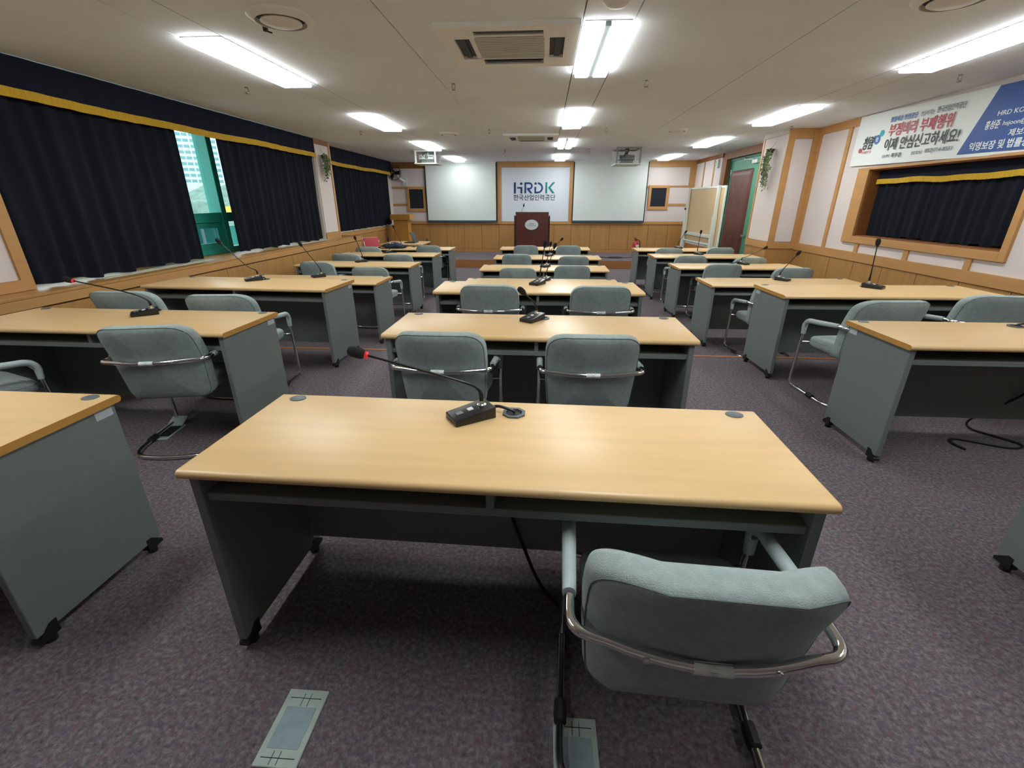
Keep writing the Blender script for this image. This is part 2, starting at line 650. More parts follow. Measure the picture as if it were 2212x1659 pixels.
# left block
fp('top_band', -4.42, -3.36, 2.29, ZC, .03, 'wood_dark')
fp('wall_panel', -4.42, -3.36, 1.815, 2.285, .02, 'plaster')
fp('rail_strip', -4.42, -3.36, 1.765, 1.812, .03, 'wood_trim_h')
fp('wall_panel', -4.42, -3.98, 1.365, 1.76, .02, 'plaster')
fp('rail_strip', -4.42, -3.98, 1.305, 1.36, .03, 'wood_trim_h')
fp('wall_panel', -4.42, -3.36, .89, 1.30, .02, 'plaster')
# logo frame
fp('frame_stile', -1.36, -1.245, .885, ZC, .04, 'wood_trim', .003)
fp('frame_stile', .672, .765, .885, ZC, .04, 'wood_trim', .003)
fp('top_band', -1.245, .672, 2.30, ZC, .04, 'wood_trim_h', .003)
# right block
fp('top_band', 2.78, 4.08, 2.285, ZC, .03, 'wood_trim_h')
fp('wall_panel', 2.78, 3.92, 1.825, 2.28, .02, 'plaster')
fp('rail_strip', 2.78, 3.92, 1.78, 1.82, .03, 'wood_trim_h')
fp('frame_stile', 3.925, 4.08, .885, 2.285, .03, 'wood_trim')
fp('wall_panel', 3.42, 3.92, 1.355, 1.775, .02, 'plaster')
fp('rail_strip', 3.42, 3.92, 1.295, 1.35, .03, 'wood_trim_h')
fp('wall_panel', 2.78, 3.92, .89, 1.29, .02, 'plaster')


def wall_speaker(x0, x1, z0, z1, label):
    t = thing('wall_speaker', label, 'speaker', ((x0 + x1) / 2, FY - .02, z0), 0, 'framed black wall speakers')
    w, h = (x1 - x0) / 2, z1 - z0
    for (a, b, c, d) in ((-w, -w + .075, 0, h), (w - .075, w, 0, h), (-w + .075, w - .075, 0, .085), (-w + .075, w - .075, h - .07, h)):
        obj('frame_bar', bx(a, b, -.03, .02, c, d, .003), 'wood_trim', t)
    obj('speaker_cloth', bx(-w + .075, w - .075, -.008, .01, .085, h - .07), 'speaker_cloth', t)


wall_speaker(-3.975, -3.42, 1.15, 1.815, 'black speaker panel in wooden frame left of the left screen')
wall_speaker(2.86, 3.42, 1.20, 1.83, 'black speaker panel in wooden frame right of the right screen')


def screen(x0, x1, label):
    t = thing('projection_screen', label, 'projection screen', ((x0 + x1) / 2, FY - .09, .86), 0, 'pull-down projection screens')
    w, h = (x1 - x0) / 2, ZC - .86
    obj('backing', bx(-w, w, .002, .010, .02, h), 'screen_black', t)
    obj('screen_cloth', bx(-w + .028, w - .028, -.004, .001, .055, h), 'screen_white', t)
    obj('bottom_bar', bx(-w + .005, w - .005, -.012, .014, 0, .05, .005), 'screen_bar', t)
    obj('screen_case', bx(-w, w, -.03, .05, h - .02, h - .001), 'metal_white', t)


screen(-3.40, -1.365, 'white projection screen left of the blue logo panel')
screen(.765, 2.80, 'white projection screen right of the blue logo panel')

# logo panel
lp = thing('logo_panel', 'white wall panel with large blue and teal logo letters', 'sign', (-.288, FY - .01, .89))
obj('panel_board', bx(-.953, .955, -.014, .004, 0, 1.405), 'sign_white', lp)


def logo_piece(polys, m, name='logo_letter'):
    bm = NB()
    for p in polys:
        prism(bm, p, -.022, -.013, 'XZ')
    return obj(name, bm, m, lp)


def lx(px):     # logo drawn in a 0..840 by 0..215 grid
    return -.597 + px * (1.163 / 840.0)


def lz(py):
    return 1.028 - py * (.287 / 215.0)


def LP(pts):
    return [(lx(a), lz(b)) for a, b in pts]


def circ(cx, cy, r, n=20):
    return LP([(cx + r * math.cos(2 * PI * i / n), cy + r * math.sin(2 * PI * i / n)) for i in range(n)])


def arcband(cx, cy, r0, r1, a0, a1, n=14, sx=1.0):
    o_ = [(cx + sx * r1 * math.cos(a0 + (a1 - a0) * i / n), cy + r1 * math.sin(a0 + (a1 - a0) * i / n)) for i in range(n + 1)]
    i_ = [(cx + sx * r0 * math.cos(a0 + (a1 - a0) * i / n), cy + r0 * math.sin(a0 + (a1 - a0) * i / n)) for i in range(n + 1)]
    return [LP([o_[i], o_[i + 1], i_[i + 1], i_[i]]) for i in range(n)]


# H with a figure
logo_piece([LP([(0, 0), (40, 0), (40, 215), (0, 215)]), circ(150, 26, 26), LP([(66, 88), (172, 88), (172, 122), (66, 122)]),
            LP([(134, 118), (172, 118), (172, 215), (134, 215)])], 'logo_navy')
# R
logo_piece([LP([(214, 0), (250, 0), (250, 215), (214, 215)]), LP([(250, 0), (312, 0), (312, 34), (250, 34)]),
            LP([(268, 106), (312, 106), (312, 140), (268, 140)])] + arcband(312, 70, 36, 70, -PI / 2, PI / 2) +
           [LP([(268, 140), (312, 132), (380, 215), (334, 215)])], 'logo_mid')
# D with a figure
logo_piece([circ(440, 24, 24), LP([(418, 88), (452, 88), (452, 215), (418, 215)]), LP([(452, 180), (490, 180), (490, 215), (452, 215)])] +
           arcband(485, 107, 72, 107, -PI / 2, PI / 2), 'logo_mid')
# K
logo_piece([LP([(638, 0), (676, 0), (676, 215), (638, 215)]), LP([(784, 0), (836, 0), (738, 108), (690, 108)]),
            LP([(690, 100), (738, 100), (830, 215), (776, 215)])], 'logo_teal')
lettering('한국산업인력공단', 1.18, .155, 'text_grey', lp, face_minus_y(-.018, -.016, .635), bold=.012)

# ================================================================== right wall, far part with door
RX = 4.10
wr2 = struct('wall_right', bx(RX, RX + .15, 11.95, FY + .05, -.35, ZC + .06), 'wall_paint')


def rp(parent, name, y0, y1, z0, z1, d, m, X, bev=0.0):
    return obj(name, bx(X - d, X + .004, y0, y1, z0, z1, bev), m, parent)


rp(wr2, 'top_band', 11.95, FY, 2.36, ZC, .03, 'wood_dark', RX)
for a, b in ((13.26, 13.86), (12.52, 13.16), (11.97, 12.42)):
    rp(wr2, 'wall_panel', a, b, .90, 2.355, .02, 'plaster', RX)
for a, b in ((13.17, 13.25), (12.43, 12.51)):
    rp(wr2, 'trim_strip', a, b, .885, 2.36, .026, 'wood_trim', RX)
rp(wr2, 'rail_strip', 11.95, FY, .80, .885, .035, 'wood_trim', RX)
for a in (11.95, 12.44, 12.93, 13.42):
    rp(wr2, 'wainscot_board', a + .003, a + .487, STAGE_Z, .795, .018, 'wood_panel', RX)
# jamb and wall above and beyond the door
DX = 4.22
wd = struct('wall_right_door_side', bx(RX, RX + .3, 9.0, 11.95, 2.30, ZC + .06), 'wood_dark')
obj('jamb_board', bx(RX, DX + .06, 11.74, 11.95, -.35, 2.30), 'wood_dark', wd)
obj('jamb_wall', bx(RX + .02, RX + .3, 8.92, 9.72, -.35, 2.30), 'wall_paint', wd)
d1 = struct('door_1', bx(DX, DX + .05, 10.02, 11.72, LOW, 2.24, .004), 'door_green')
obj('door_frame', bx(DX - .03, DX + .07, 11.715, 11.75, LOW, 2.29), 'door_frame_green', d1)
obj('door_frame', bx(DX - .03, DX + .07, 9.72, 11.75, 2.25, 2.30), 'door_frame_green', d1)
obj('door_frame', bx(DX - .03, DX + .07, 9.72, 10.0, LOW, 2.25), 'door_green', d1)
# padded leather panel
bm = NB()
ny, nz = 24, 36
y0, y1, z0, z1 = 10.46, 11.62, LOW + .12, 2.05
btn = [(y0 + (y1 - y0) * a, z0 + (z1 - z0) * b) for a in (.32, .68) for b in (.16, .33, .50, .67, .83)]
gv = []
for i in range(ny + 1):
    row = []
    for j in range(nz + 1):
        yy = y0 + (y1 - y0) * i / ny
        zz = z0 + (z1 - z0) * j / nz
        e = min(yy - y0, y1 - yy, zz - z0, z1 - zz)
        d = .035 * min(1, e / .07) ** .5
        for (by, bz) in btn:
            rr = math.hypot(yy - by, (zz - bz) * .7)
            d -= .022 * math.exp(-(rr / .045) ** 2)
        row.append(bm.verts.new((DX - d, yy, zz)))
    gv.append(row)
for i in range(ny):
    for j in range(nz):
        bm.faces.new((gv[i][j], gv[i + 1][j], gv[i + 1][j + 1], gv[i][j + 1]))
pad = obj('leather_pad', bm, 'leather_brown', d1, 60)
for by, bz in btn:
    obj('pad_button', lathe(NB(), [(.016, 0), (.014, -.008), (.004, -.011)], (DX - .012, by, bz), 10, 'X'), 'leather_dark', pad, 50)
for zz in (.735,):
    for yy in (10.18, 10.36):
        bm = NB()
        cyl(bm, (DX, yy, zz), (DX - .05, yy, zz), .012, n=10)
        lathe(bm, [(.012, 0), (.032, .012), (.034, .03), (.02, .042), (.004, .044)], (DX - .09, yy, zz), 14, 'X')
        obj('door_knob', bm, 'steel', d1, 40)
for zz in (1.95, .3):
    obj('hinge', bx(DX - .02, DX, 11.66, 11.72, zz, zz + .14, .003), 'steel', d1)
bm = NB()
box(bm, DX - .06, DX, 10.25, 10.5, 2.13, 2.20, .006)
tube(bm, [(DX - .05, 10.45, 2.205), (DX - .13, 10.7, 2.22), (DX - .03, 10.95, 2.27)], .012, 6)
obj('door_closer', bm, 'metal_white', d1)

ex = thing('exit_sign', 'small green and white exit sign high beside the door', 'exit sign', (RX - .02, 12.2, 2.16))
obj('sign_case', bx(-.05, .0, -.085, .085, 0, .17, .006), 'sign_case', ex)
obj('sign_face', bx(-.054, -.049, -.01, .075, .03, .14), 'exit_green', ex)
bm = NB()
lathe(bm, [(.012, -.001), (.012, .001)], (-.0545, .032, .118), 12, 'X')
prism(bm, [(.015, .055), (.05, .05), (.055, .10), (.02, .108)], -.0555, -.0545, 'YZ')
obj('running_figure', bm, 'label_white', ex)

# ================================================================== right column
CX0, CY0, CY1 = 3.70, 8.10, 8.92
col = struct('wall_column_right', bx(CX0, 4.35, CY0, CY1, -.35, ZC + .05), 'wall_paint')
NW = 4.15
# inner face (toward the aisle)
rp(col, 'top_band', CY0, CY1, 2.38, ZC, .02, 'wall_paint', CX0)
rp(col, 'wall_panel', CY0 + .0, CY1 - .045, .80, 2.375, .014, 'plaster', CX0)
rp(col, 'trim_strip', CY1 - .04, CY1 + .01, .79, 2.40, .022, 'wood_trim', CX0)
rp(col, 'rail_strip', CY0 - .02, CY1 + .01, .69, .79, .03, 'wood_trim', CX0)
rp(col, 'wainscot_board', CY0, CY0 + .40, LOW, .685, .016, 'wood_panel', CX0)
rp(col, 'wainscot_board', CY0 + .408, CY1, LOW, .685, .016, 'wood_panel', CX0)


def cp(name, x0, x1, z0, z1, d, m):
    return obj(name, bx(x0, x1, CY0 - d, CY0 + .004, z0, z1), m, col)


cp('trim_strip', CX0 - .012, CX0 + .085, .79, 2.36, .022, 'wood_trim')
cp('wall_panel', CX0 + .088, NW - .10, .80, 2.30, .014, 'plaster')
cp('trim_strip', NW - .097, NW + .02, .79, ZC, .022, 'wood_trim')
cp('top_band', CX0 + .085, NW - .10, 2.305, ZC, .022, 'wood_trim_h')
cp('top_band', CX0 - .012, CX0 + .085, 2.36, ZC, .020, 'wood_trim_h')
cp('rail_strip', CX0 - .02, NW, .69, .79, .03, 'wood_trim_h')
cp('wainscot_board', CX0 - .01, NW, LOW, .685, .016, 'wood_panel')

# ================================================================== right wall, near part with curtained window
WY0, WY1, WZ0, WZ1 = 4.545, 6.68, .985, 1.79
bm = NB()
box(bm, NW, NW + .3, BACK_Y, WY0, -.35, ZC + .05)
box(bm, NW, NW + .3, WY1, CY0, -.35, ZC + .05)
box(bm, NW, NW + .3, WY0, WY1, -.35, WZ0)
box(bm, NW, NW + .3, WY0, WY1, WZ1, ZC + .05)
box(bm, NW + .28, NW + .3, WY0, WY1, WZ0, WZ1)
wr = struct('wall_right_near', bm, 'plaster')
rp(wr, 'top_band', 7.0, CY0, 2.345, ZC, .022, 'wood_trim', NW)
for yc, w in ((7.31, .075), (3.2, .08), (1.9, .08), (.6, .08)):
    rp(wr, 'trim_strip', yc - w / 2, yc + w / 2, .785, 2.345, .018, 'wood_trim', NW)
rp(wr, 'trim_strip', CY0 - .09, CY0, .785, 2.345, .018, 'wood_trim', NW)
for yc in (6.555, 5.665, 4.84):
    rp(wr, 'trim_strip', yc - .035, yc + .035, .785, .90, .018, 'wood_trim', NW)
rp(wr, 'rail_strip', BACK_Y, CY0, .675, .785, .03, 'wood_trim', NW)
rp(wr, 'wainscot_backing', BACK_Y, CY0, LOW - .1, .675, .004, 'groove', NW)
yy = CY0 - .02
joints = [8.08, 7.61, 7.06, 6.51, 5.963, 5.403, 4.851, 4.30, 3.75, 3.2, 2.65, 2.1, 1.55, 1.0, .45, -.1, -.65, -1.2, -1.75, -2.3]
for a, b in zip(joints[1:], joints):
    rp(wr, 'wainscot_board', a + .004, b - .004, LOW if b > STEP_Y else 0, .668, .018, 'wood_panel', NW)
w2 = struct('window_2', bx(NW - .03, NW + .01, WY1, 6.90, .90, 1.817, .004), 'wood_trim')
obj('window_frame', bx(NW - .03, NW + .01, 4.475, WY0, .90, 1.817, .004), 'wood_trim', w2)
obj('window_frame', bx(NW - .03, NW + .01, WY0, WY1, WZ1 - .002, 1.817, .004), 'wood_trim', w2)
obj('window_frame', bx(NW - .03, NW + .01, WY0, WY1, .90, WZ0, .004), 'wood_trim', w2)
obj('reveal_board', bx(NW + .005, NW + .27, WY1 - .012, WY1 + .003, WZ0, WZ1), 'wood_dark', w2)
obj('reveal_board', bx(NW + .005, NW + .27, WY0 - .003, WY0 + .012, WZ0, WZ1), 'wood_dark', w2)
obj('reveal_board', bx(NW + .005, NW + .27, WY0, WY1, WZ0 - .003, WZ0 + .012), 'wood_dark', w2)
obj('reveal_board', bx(NW + .005, NW + .27, WY0, WY1, WZ1 - .012, WZ1 + .003), 'wood_dark', w2)


# ---------------------------------------------------------------- curtains
def curtain_mesh(length, z0, z1, folds, amp, seed=0, hem=0.02):
    """pleated cloth along local +Y, hanging in Z; thin but solid"""
    rnd = random.Random(seed)
    n = int(folds * 8)
    nz = 10
    ph = [rnd.uniform(0, 6.28) for _ in range(4)]
    bm = NB()
    G = []
    for side in (0, 1):
        rows = []
        for j in range(nz + 1):
            t = j / nz
            row = []
            for i in range(n + 1):
                s = i / n
                a = amp * (1 - .45 * t)
                dx = a * math.sin(2 * PI * folds * s + .6 * math.sin(2 * PI * folds * .37 * s + ph[0]) + .5 * (1 - t) * math.sin(5 * s + ph[1]))
                dx += a * .5 * math.sin(2 * PI * folds * .43 * s + ph[2] + 1.2 * (1 - t))
                zz = z0 + (z1 - z0) * t
                if j == 0:
                    zz += hem * (math.sin(2 * PI * folds * .5 * s + ph[3]) * .6 + .4 * math.sin(13 * s))
                row.append(bm.verts.new((dx + (.004 if side else 0), s * length, zz)))
            rows.append(row)
        G.append(rows)
    for rows in G:
        for j in range(nz):
            for i in range(n):
                bm.faces.new((rows[j][i], rows[j][i + 1], rows[j + 1][i + 1], rows[j + 1][i]))
    A, B = G
    for j in range(nz):
        bm.faces.new((A[j][0], A[j + 1][0], B[j + 1][0], B[j][0]))
        bm.faces.new((A[j][n], A[j + 1][n], B[j + 1][n], B[j][n]))
    for i in range(n):
        bm.faces.new((A[0][i], A[0][i + 1], B[0][i + 1], B[0][i]))
        bm.faces.new((A[nz][i], A[nz][i + 1], B[nz][i + 1], B[nz][i]))
    return bm


def curtain(x, y0, y1, z0, z1, folds, amp, label, seed):
    t = thing('curtain', label, 'curtain', (x, y0, 0), 0, 'navy blackout curtains')
    obj('curtain_cloth', curtain_mesh(y1 - y0, z0, z1, folds, amp, seed), 'curtain_navy', t, 70)
    obj('curtain_header', bx(-.006, .012, 0, y1 - y0, z1 - .012, z1 + .006), 'curtain_navy', t)


def valance(x, y0, y1, z0, z1, label, amp, folds, fringe=.065, side=1):
    t = thing('valance', label, 'valance', (x, y0, 0), 0, 'navy valances with yellow fringe')
    obj('valance_cloth', curtain_mesh(y1 - y0, z0, z1, folds, amp, 3, 0), 'valance_navy', t, 70)
    n = 90
    rnd = random.Random(5)
    bm = NB()
    top, bot = [], []
    for i in range(n + 1):
        s = i / n
        dz = .006 * math.sin(9 * s + 1) + .004 * math.sin(21 * s)
        ddx = .006 * math.sin(2 * PI * folds * s)
        for lst, zz in ((top, z0 + .008), (bot, z0 - fringe)):
            lst.append((bm.verts.new((side * .012 + ddx, s * (y1 - y0), zz + dz)), bm.verts.new((side * .018 + ddx, s * (y1 - y0), zz + dz + (0 if lst is top else rnd.uniform(-.003, .003))))))
    for i in range(n):
        for q in (0, 1):
            bm.faces.new((top[i][q], top[i + 1][q], bot[i + 1][q], bot[i][q]))
        bm.faces.new((top[i][0], top[i + 1][0], top[i + 1][1], top[i][1]))
        bm.faces.new((bot[i][0], bot[i + 1][0], bot[i + 1][1], bot[i][1]))
    obj('yellow_fringe', bm, 'fringe_yellow', t)
    return t


curtain(NW + .13, 4.57, 6.655, WZ0 + .02, WZ1 - .05, 17, .018, 'navy curtain inside the wooden framed window right of the room', 11)
valance(NW + .10, 4.57, 6.655, 1.665, WZ1 - .015, 'navy valance with yellow fringe in the right window frame', .004, 9, .048, side=-1)

# ================================================================== left wall with windows
LX = -4.12
bm = NB()
box(bm, LX - .35, LX, BACK_Y, 3.42, -.35, ZC + .05)
box(bm, LX - .5, LX - .30, 3.40, 8.62, -.35, .76)
wl = struct('wall_left', bm, 'plaster')


def lpn(name, y0, y1, z0, z1, d, m, X=LX, bev=0.0):
    return obj(name, bx(X - .004, X + d, y0, y1, z0, z1, bev), m, wl)


lpn('trim_strip', 3.345, 3.435, .76, 2.44, .02, 'wood_trim')
lpn('rail_strip', BACK_Y, 3.345, .76, .845, .02, 'wood_trim')
lpn('trim_strip', 1.9, 1.98, .90, 2.44, .018, 'wood_trim')
# pillar between the windows
pl = struct('wall_pillar_left', bx(-4.7, -4.07, 8.63, 9.24, -.35, ZC + .05), 'wall_paint')
obj('wall_panel', bx(-4.073, -4.058, 8.65, 9.18, .88, 2.36), 'plaster', pl)
obj('trim_strip', bx(-4.073, -4.045, 9.185, 9.245, .75, 2.42), 'wood_trim', pl)
obj('base_board', bx(-4.073, -4.048, 8.63, 9.184, .75, .872), 'wood_trim_h', pl)
obj('top_band', bx(-4.073, -4.05, 8.63, 9.184, 2.365, ZC), 'wood_dark', pl)
# far window wall
SX = -4.40
bm = NB()
box(bm, SX - .3, SX, 9.24, FY + .05, -.35, .80)
box(bm, SX - .3, SX, 13.6, FY + .05, .80, ZC + .05)
box(bm, SX - .3, SX - .2, 9.24, 13.6, .80, ZC + .05)
ws = struct('wall_left_far', bm, 'wall_paint')
for k in range(8):
    a = 9.86 + k * .505
    obj('wainscot_board', bx(SX - .004, SX + .02, a + .003, a + .50, LOW, .70), 'wood_panel', ws)
obj('rail_strip', bx(SX - .004, SX + .035, 9.24, FY, .705, .80), 'wood_trim', ws)
obj('sill_board', bx(SX - .02, SX + .05, 9.26, 13.6, .80, .818), 'sill_stone', ws)

# window ledge cabinet
ldg = thing('window_ledge_cabinet', 'long low wooden ledge cabinet under the curtained windows', 'cabinet', (-3.88, 0, 0))
obj('ledge_top', bx(-.56, .0, BACK_Y, 9.86, .735, .757, .003), 'wood_panel', ldg)
obj('ledge_band', bx(-.03, .0, BACK_Y, 9.86, .662, .734), 'wood_trim', ldg)
obj('ledge_backing', bx(-.05, -.02, BACK_Y, 9.84, -.3, .735), 'groove', ldg)
for a, b in zip([-2.57, -.8, .75, 2.31, 3.868, 5.437, 6.99, 8.54], [-.8, .75, 2.31, 3.868, 5.437, 6.99, 8.54, 9.85]):
    zb = LOW if a > 4 else 0.0
    if a < STEP_Y < b:
        zb = 0.0
    obj('front_panel', bx(-.022, -.002, a + .005, b - .005, zb, .648), 'wood_panel', ldg)
obj('end_panel', bx(-.50, -.003, 9.842, 9.86, LOW, .735), 'wood_panel', ldg)
obj('sill_strip', bx(-.235, -.135, 3.95, 5.45, .757, .763, .002), 'sill_stone', ldg)
obj('sill_strip', bx(-.235, -.135, 7.25, 8.65, .757, .763, .002), 'sill_stone', ldg)

# the teal window
TX = -4.47
w1 = struct('window_1', bx(TX - .05, TX + .05, 3.42, 8.62, .755, .83), 'window_teal')
obj('window_head', bx(TX - .05, TX + .05, 3.42, 8.62, 2.36, 2.46), 'window_teal', w1)
obj('transom', bx(TX - .05, TX + .05, 3.42, 8.62, 1.16, 1.28, .004), 'window_teal', w1)
mull = [3.44, 4.80, 6.14, 7.50, 8.60]
for yc, wv in ((3.47, .1), (4.80, .22), (6.39, .10), (7.50, .22), (8.57, .1)):
    obj('mullion', bx(TX - .12, TX + .06, yc - wv / 2, yc + wv / 2, .755, 2.46, .006), 'window_teal', w1)
edges = [(3.52, 4.69), (4.91, 6.34), (6.44, 7.39), (7.61, 8.52)]
for i, (a, b) in enumerate(edges):
    obj('pane', bx(TX - .074, TX - .066, a, b, 1.28, 2.36), 'pane_glass', w1)
    if i == 1:
        sash = obj('sash', bx(TX - .03, TX + .03, a, a + .12, .83, 1.16), 'window_teal', w1)
        for (c, d, e, f) in ((b - .12, b, .83, 1.16), (a + .12, b - .12, .83, .90), (a + .12, b - .12, 1.09, 1.16)):
            obj('sash_bar', bx(TX - .03, TX + .03, c, d, e, f), 'window_teal', sash)
        obj('pane', bx(TX - .004, TX + .004, a + .12, b - .12, .90, 1.09), 'pane_glass_dim', sash)
    else:
        obj('pane', bx(TX - .004, TX + .004, a, b, .83, 1.16), 'pane_glass', w1)
# side reveals keep the window tight
obj('window_reveal', bx(-4.62, LX, 3.40, 3.43, .75, ZC + .05), 'wall_paint', w1)
obj('window_reveal', bx(-4.62, -4.07, 8.61, 8.64, .75, ZC + .05), 'wall_paint', w1)
obj('window_reveal', bx(-4.62, LX + .0, 3.40, 8.64, ZC - .01, ZC + .02), 'wall_paint', w1)

curtain(-4.115, 3.435, 5.41, .782, 2.23, 11, .03, 'wide navy curtain left of the bright window gap', 1)
curtain(-4.112, 6.10, 8.62, .782, 2.23, 15, .03, 'navy curtain right of the bright window gap', 2)
valance(-4.05, 3.30, 8.62, 2.20, ZC - .005, 'long navy valance with yellow fringe above the near windows', .006, 20, .06)
curtain(-4.36, 9.27, 13.45, .83, 2.16, 22, .03, 'navy curtain over the far window beyond the pillar', 4)
valance(-4.29, 9.26, 13.6, 2.16, ZC - .005, 'navy valance with yellow fringe over the far window', .006, 16, .06)
obj('window_pane_backing', bx(SX - .21, SX - .19, 9.3, 13.5, .82, 2.4), 'window_teal', ws)

# rear wall behind the camera
wb_ = struct('wall_rear', bx(-4.7, 4.6, BACK_Y - .15, BACK_Y, -.35, ZC + .06), 'wall_paint')

# ================================================================== outside
gnd = struct('ground_outside', bx(-520, -12, -60, 620, -31, -30), 'ground_out')
# tower block
t = thing('apartment_tower', 'pale high-rise apartment block seen through the window gap', 'building', (-196, 266, -30), R(36.5))
obj('tower_wall', bx(-40, 40, 0, 14, 0, 110), 'tower_wall', t)
mw = mesh('window', bx(-1.5, 1.5, -.06, .02, 0, 1.5), 'tower_window')
ms = mesh('balcony_band', bx(-3.4, 3.4, -.3, 0, 0, .8), 'tower_wall')
for fl_ in range(14, 34):
    zz = fl_ * 2.9
    for cx_ in range(8):
        xc = -21 + cx_ * 6.3
        for dxx in (-1.75, 1.75):
            ob = obj('window', mw, None, t)
            ob.location = (xc + dxx, 0, zz + 1.0)
mp_ = mesh('pier', bx(-.35, .35, -.5, 0, 0, 110), 'tower_wall')
for cx_ in range(9):
    ob = obj('pier', mp_, None, t)
    ob.location = (-21 + (cx_ - .5) * 6.3, 0, 0)
# wooded hill
bm = NB()
rnd = random.Random(3)
n = 60
prev = None
for i in range(n + 1):
    x_ = -320 + i * 5.0
    ring = []
    for j, (yy_, hh) in enumerate(((0, 0), (6, .55), (14, .85), (30, 1.0), (60, .9), (61, 0))):
        H = 37 + 3.0 * math.sin(i * .31) + 2.2 * math.sin(i * .83 + 1) + rnd.uniform(-1.2, 1.2)
        ring.append(bm.verts.new((x_, 150 + yy_ + rnd.uniform(-1, 1), -30 + hh * H)))
    if prev:
        for j in range(5):
            bm.faces.new((prev[j], prev[j + 1], ring[j + 1], ring[j]))
    prev = ring
hl = obj('wooded_hill', bm, 'tree_grey', None, 30)
hl['kind'] = 'stuff'
tag(hl, 'grey green wooded slope below the tower, outside the window', 'trees')
yb = thing('yellow_hoarding', 'yellow board outside, low in the narrow right window strip', 'board', (-35.2, 53.0, -.55), R(35))
obj('board_face', bx(-1.2, 1.6, -.1, .1, 0, 1.5), 'yard_yellow', yb)
obj('board_post', bx(-1.1, -.95, -.1, .1, -30, 0), 'steel', yb)
obj('board_post', bx(1.35, 1.5, -.1, .1, -30, 0), 'steel', yb)
rl = thing('balcony_railing', 'teal outdoor railing behind the lower right window pane', 'railing', (-5.6, 0, 0))
obj('rail_panel', bx(-.02, .02, 6.4, 9.5, .45, 1.02), 'rail_teal', rl)
for k in range(7):
    obj('rail_bar', bx(.02, .05, 6.5 + k * .45, 6.54 + k * .45, .40, 1.08), 'label_white', rl)
obj('balcony_slab', bx(-.5, .98, 6.4, 9.5, .30, .38), 'label_white', rl)
obj('rail_top', bx(-.03, .06, 6.4, 9.5, 1.08, 1.12), 'label_white', rl)
obj('rail_bottom', bx(-.04, .06, 6.4, 9.5, .38, .47), 'label_white', rl)

# ================================================================== desks
DW, DD, DH = 1.755, .56, .72


def desk_meshes():
    M = {}
    bm = NB()
    hd = DD / 2
    prof = []
    # rounded front and back edges
    for k in range(7):
        a = -PI / 2 - PI * k / 6
        prof.append((-hd + .014 + .014 * math.cos(a), DH - .014 + .014 * math.sin(a)))
    for k in range(7):
        a = PI / 2 - PI * k / 6
        prof.append((hd - .014 + .014 * math.cos(a), DH - .014 + .014 * math.sin(a)))
    A = [bm.verts.new((-DW / 2, p[0], p[1])) for p in prof]
    B = [bm.verts.new((DW / 2, p[0], p[1])) for p in prof]
    n = len(prof)
    for i in range(n):
        bm.faces.new((A[i], A[(i + 1) % n], B[(i + 1) % n], B[i]))
    bm.faces.new(A[::-1])
    bm.faces.new(B)
    M['tabletop'] = mesh('tabletop', bm, 'desk_top', 40)
    # edge band on the two ends
    M['edge_band'] = mesh('edge_band', prism(NB(), [(p[0] * .997, p[1]) for p in prof], -.0008, .0012, 'YZ'), 'desk_edge')
    M['side_panel'] = mesh('side_panel', bx(-.014, .014, -hd + .02, hd - .02, .052, DH - .028, .002, 1), 'desk_grey')
    M['modesty_panel'] = mesh('modesty_panel', bx(-DW / 2 + .046, DW / 2 - .046, .198, .214, .10, DH - .028), 'desk_grey')
    M['shelf'] = mesh('shelf', bx(-DW / 2 + .046, DW / 2 - .046, -hd + .035, .198, .604, .630, .002, 1), 'desk_grey')
    M['shelf_divider'] = mesh('shelf_divider', bx(-.011, .011, -hd + .037, .198, .630, DH - .028), 'desk_grey')
    bm = NB()
    prism(bm, [(-.035, .022), (.035, .022), (.035, .075), (.012, .075), (-.035, .036)], -.0165, .0165, 'YZ')
    cyl(bm, (0, .008, 0), (0, .008, .024), .018, n=12)
    M['foot'] = mesh('foot', bm, 'rubber_black')
    bm = NB()
    lathe(bm, [(.030, 0), (.030, .002), (.026, .0035), (.004, .0035)], n=20)
    bmesh.ops.scale(bm, vec=(1, .85, 1), verts=bm.verts)
    M['grommet_cap'] = mesh('grommet_cap', bm, 'grommet_grey', 40)
    bm = NB()
    ro, ri = .042, .030
    o8 = [(ro * math.cos(PI / 8 + PI / 4 * k), ro * math.sin(PI / 8 + PI / 4 * k)) for k in range(8)]
    i8 = [(ri * math.cos(PI / 8 + PI / 4 * k), ri * math.sin(PI / 8 + PI / 4 * k)) for k in range(8)]
    vo = [[bm.verts.new((a, b, h)) for a, b in o8] for h in (0, .006)]
    vi = [[bm.verts.new((a, b, h)) for a, b in i8] for h in (0, .006)]
    for k in range(8):
        q = (k + 1) % 8
        bm.faces.new((vo[0][k], vo[0][q], vo[1][q], vo[1][k]))
        bm.faces.new((vo[1][k], vo[1][q], vi[1][q], vi[1][k]))
        bm.faces.new((vi[1][k], vi[1][q], vi[0][q], vi[0][k]))
        bm.faces.new((vi[0][k], vi[0][q], vo[0][q], vo[0][k]))
    M['cable_grommet'] = mesh('cable_grommet', bm, 'grommet_grey')
    M['grommet_hole'] = mesh('grommet_hole', lathe(NB(), [(.029, 0.0), (.029, .0015)], n=16), 'rubber_black')
    M['asset_label'] = mesh('asset_label', bx(-.0012, .0012, -.035, .035, -.016, .016), 'label_grey')
    return M


DM = desk_meshes()


def put(name, me, parent, loc=(0, 0, 0), rz=0.0):
    o = bpy.data.objects.new(name, me)
    C.objects.link(o)
    o.parent = parent
    o.location = loc
    o.rotation_euler = (0, 0, rz)
    return o


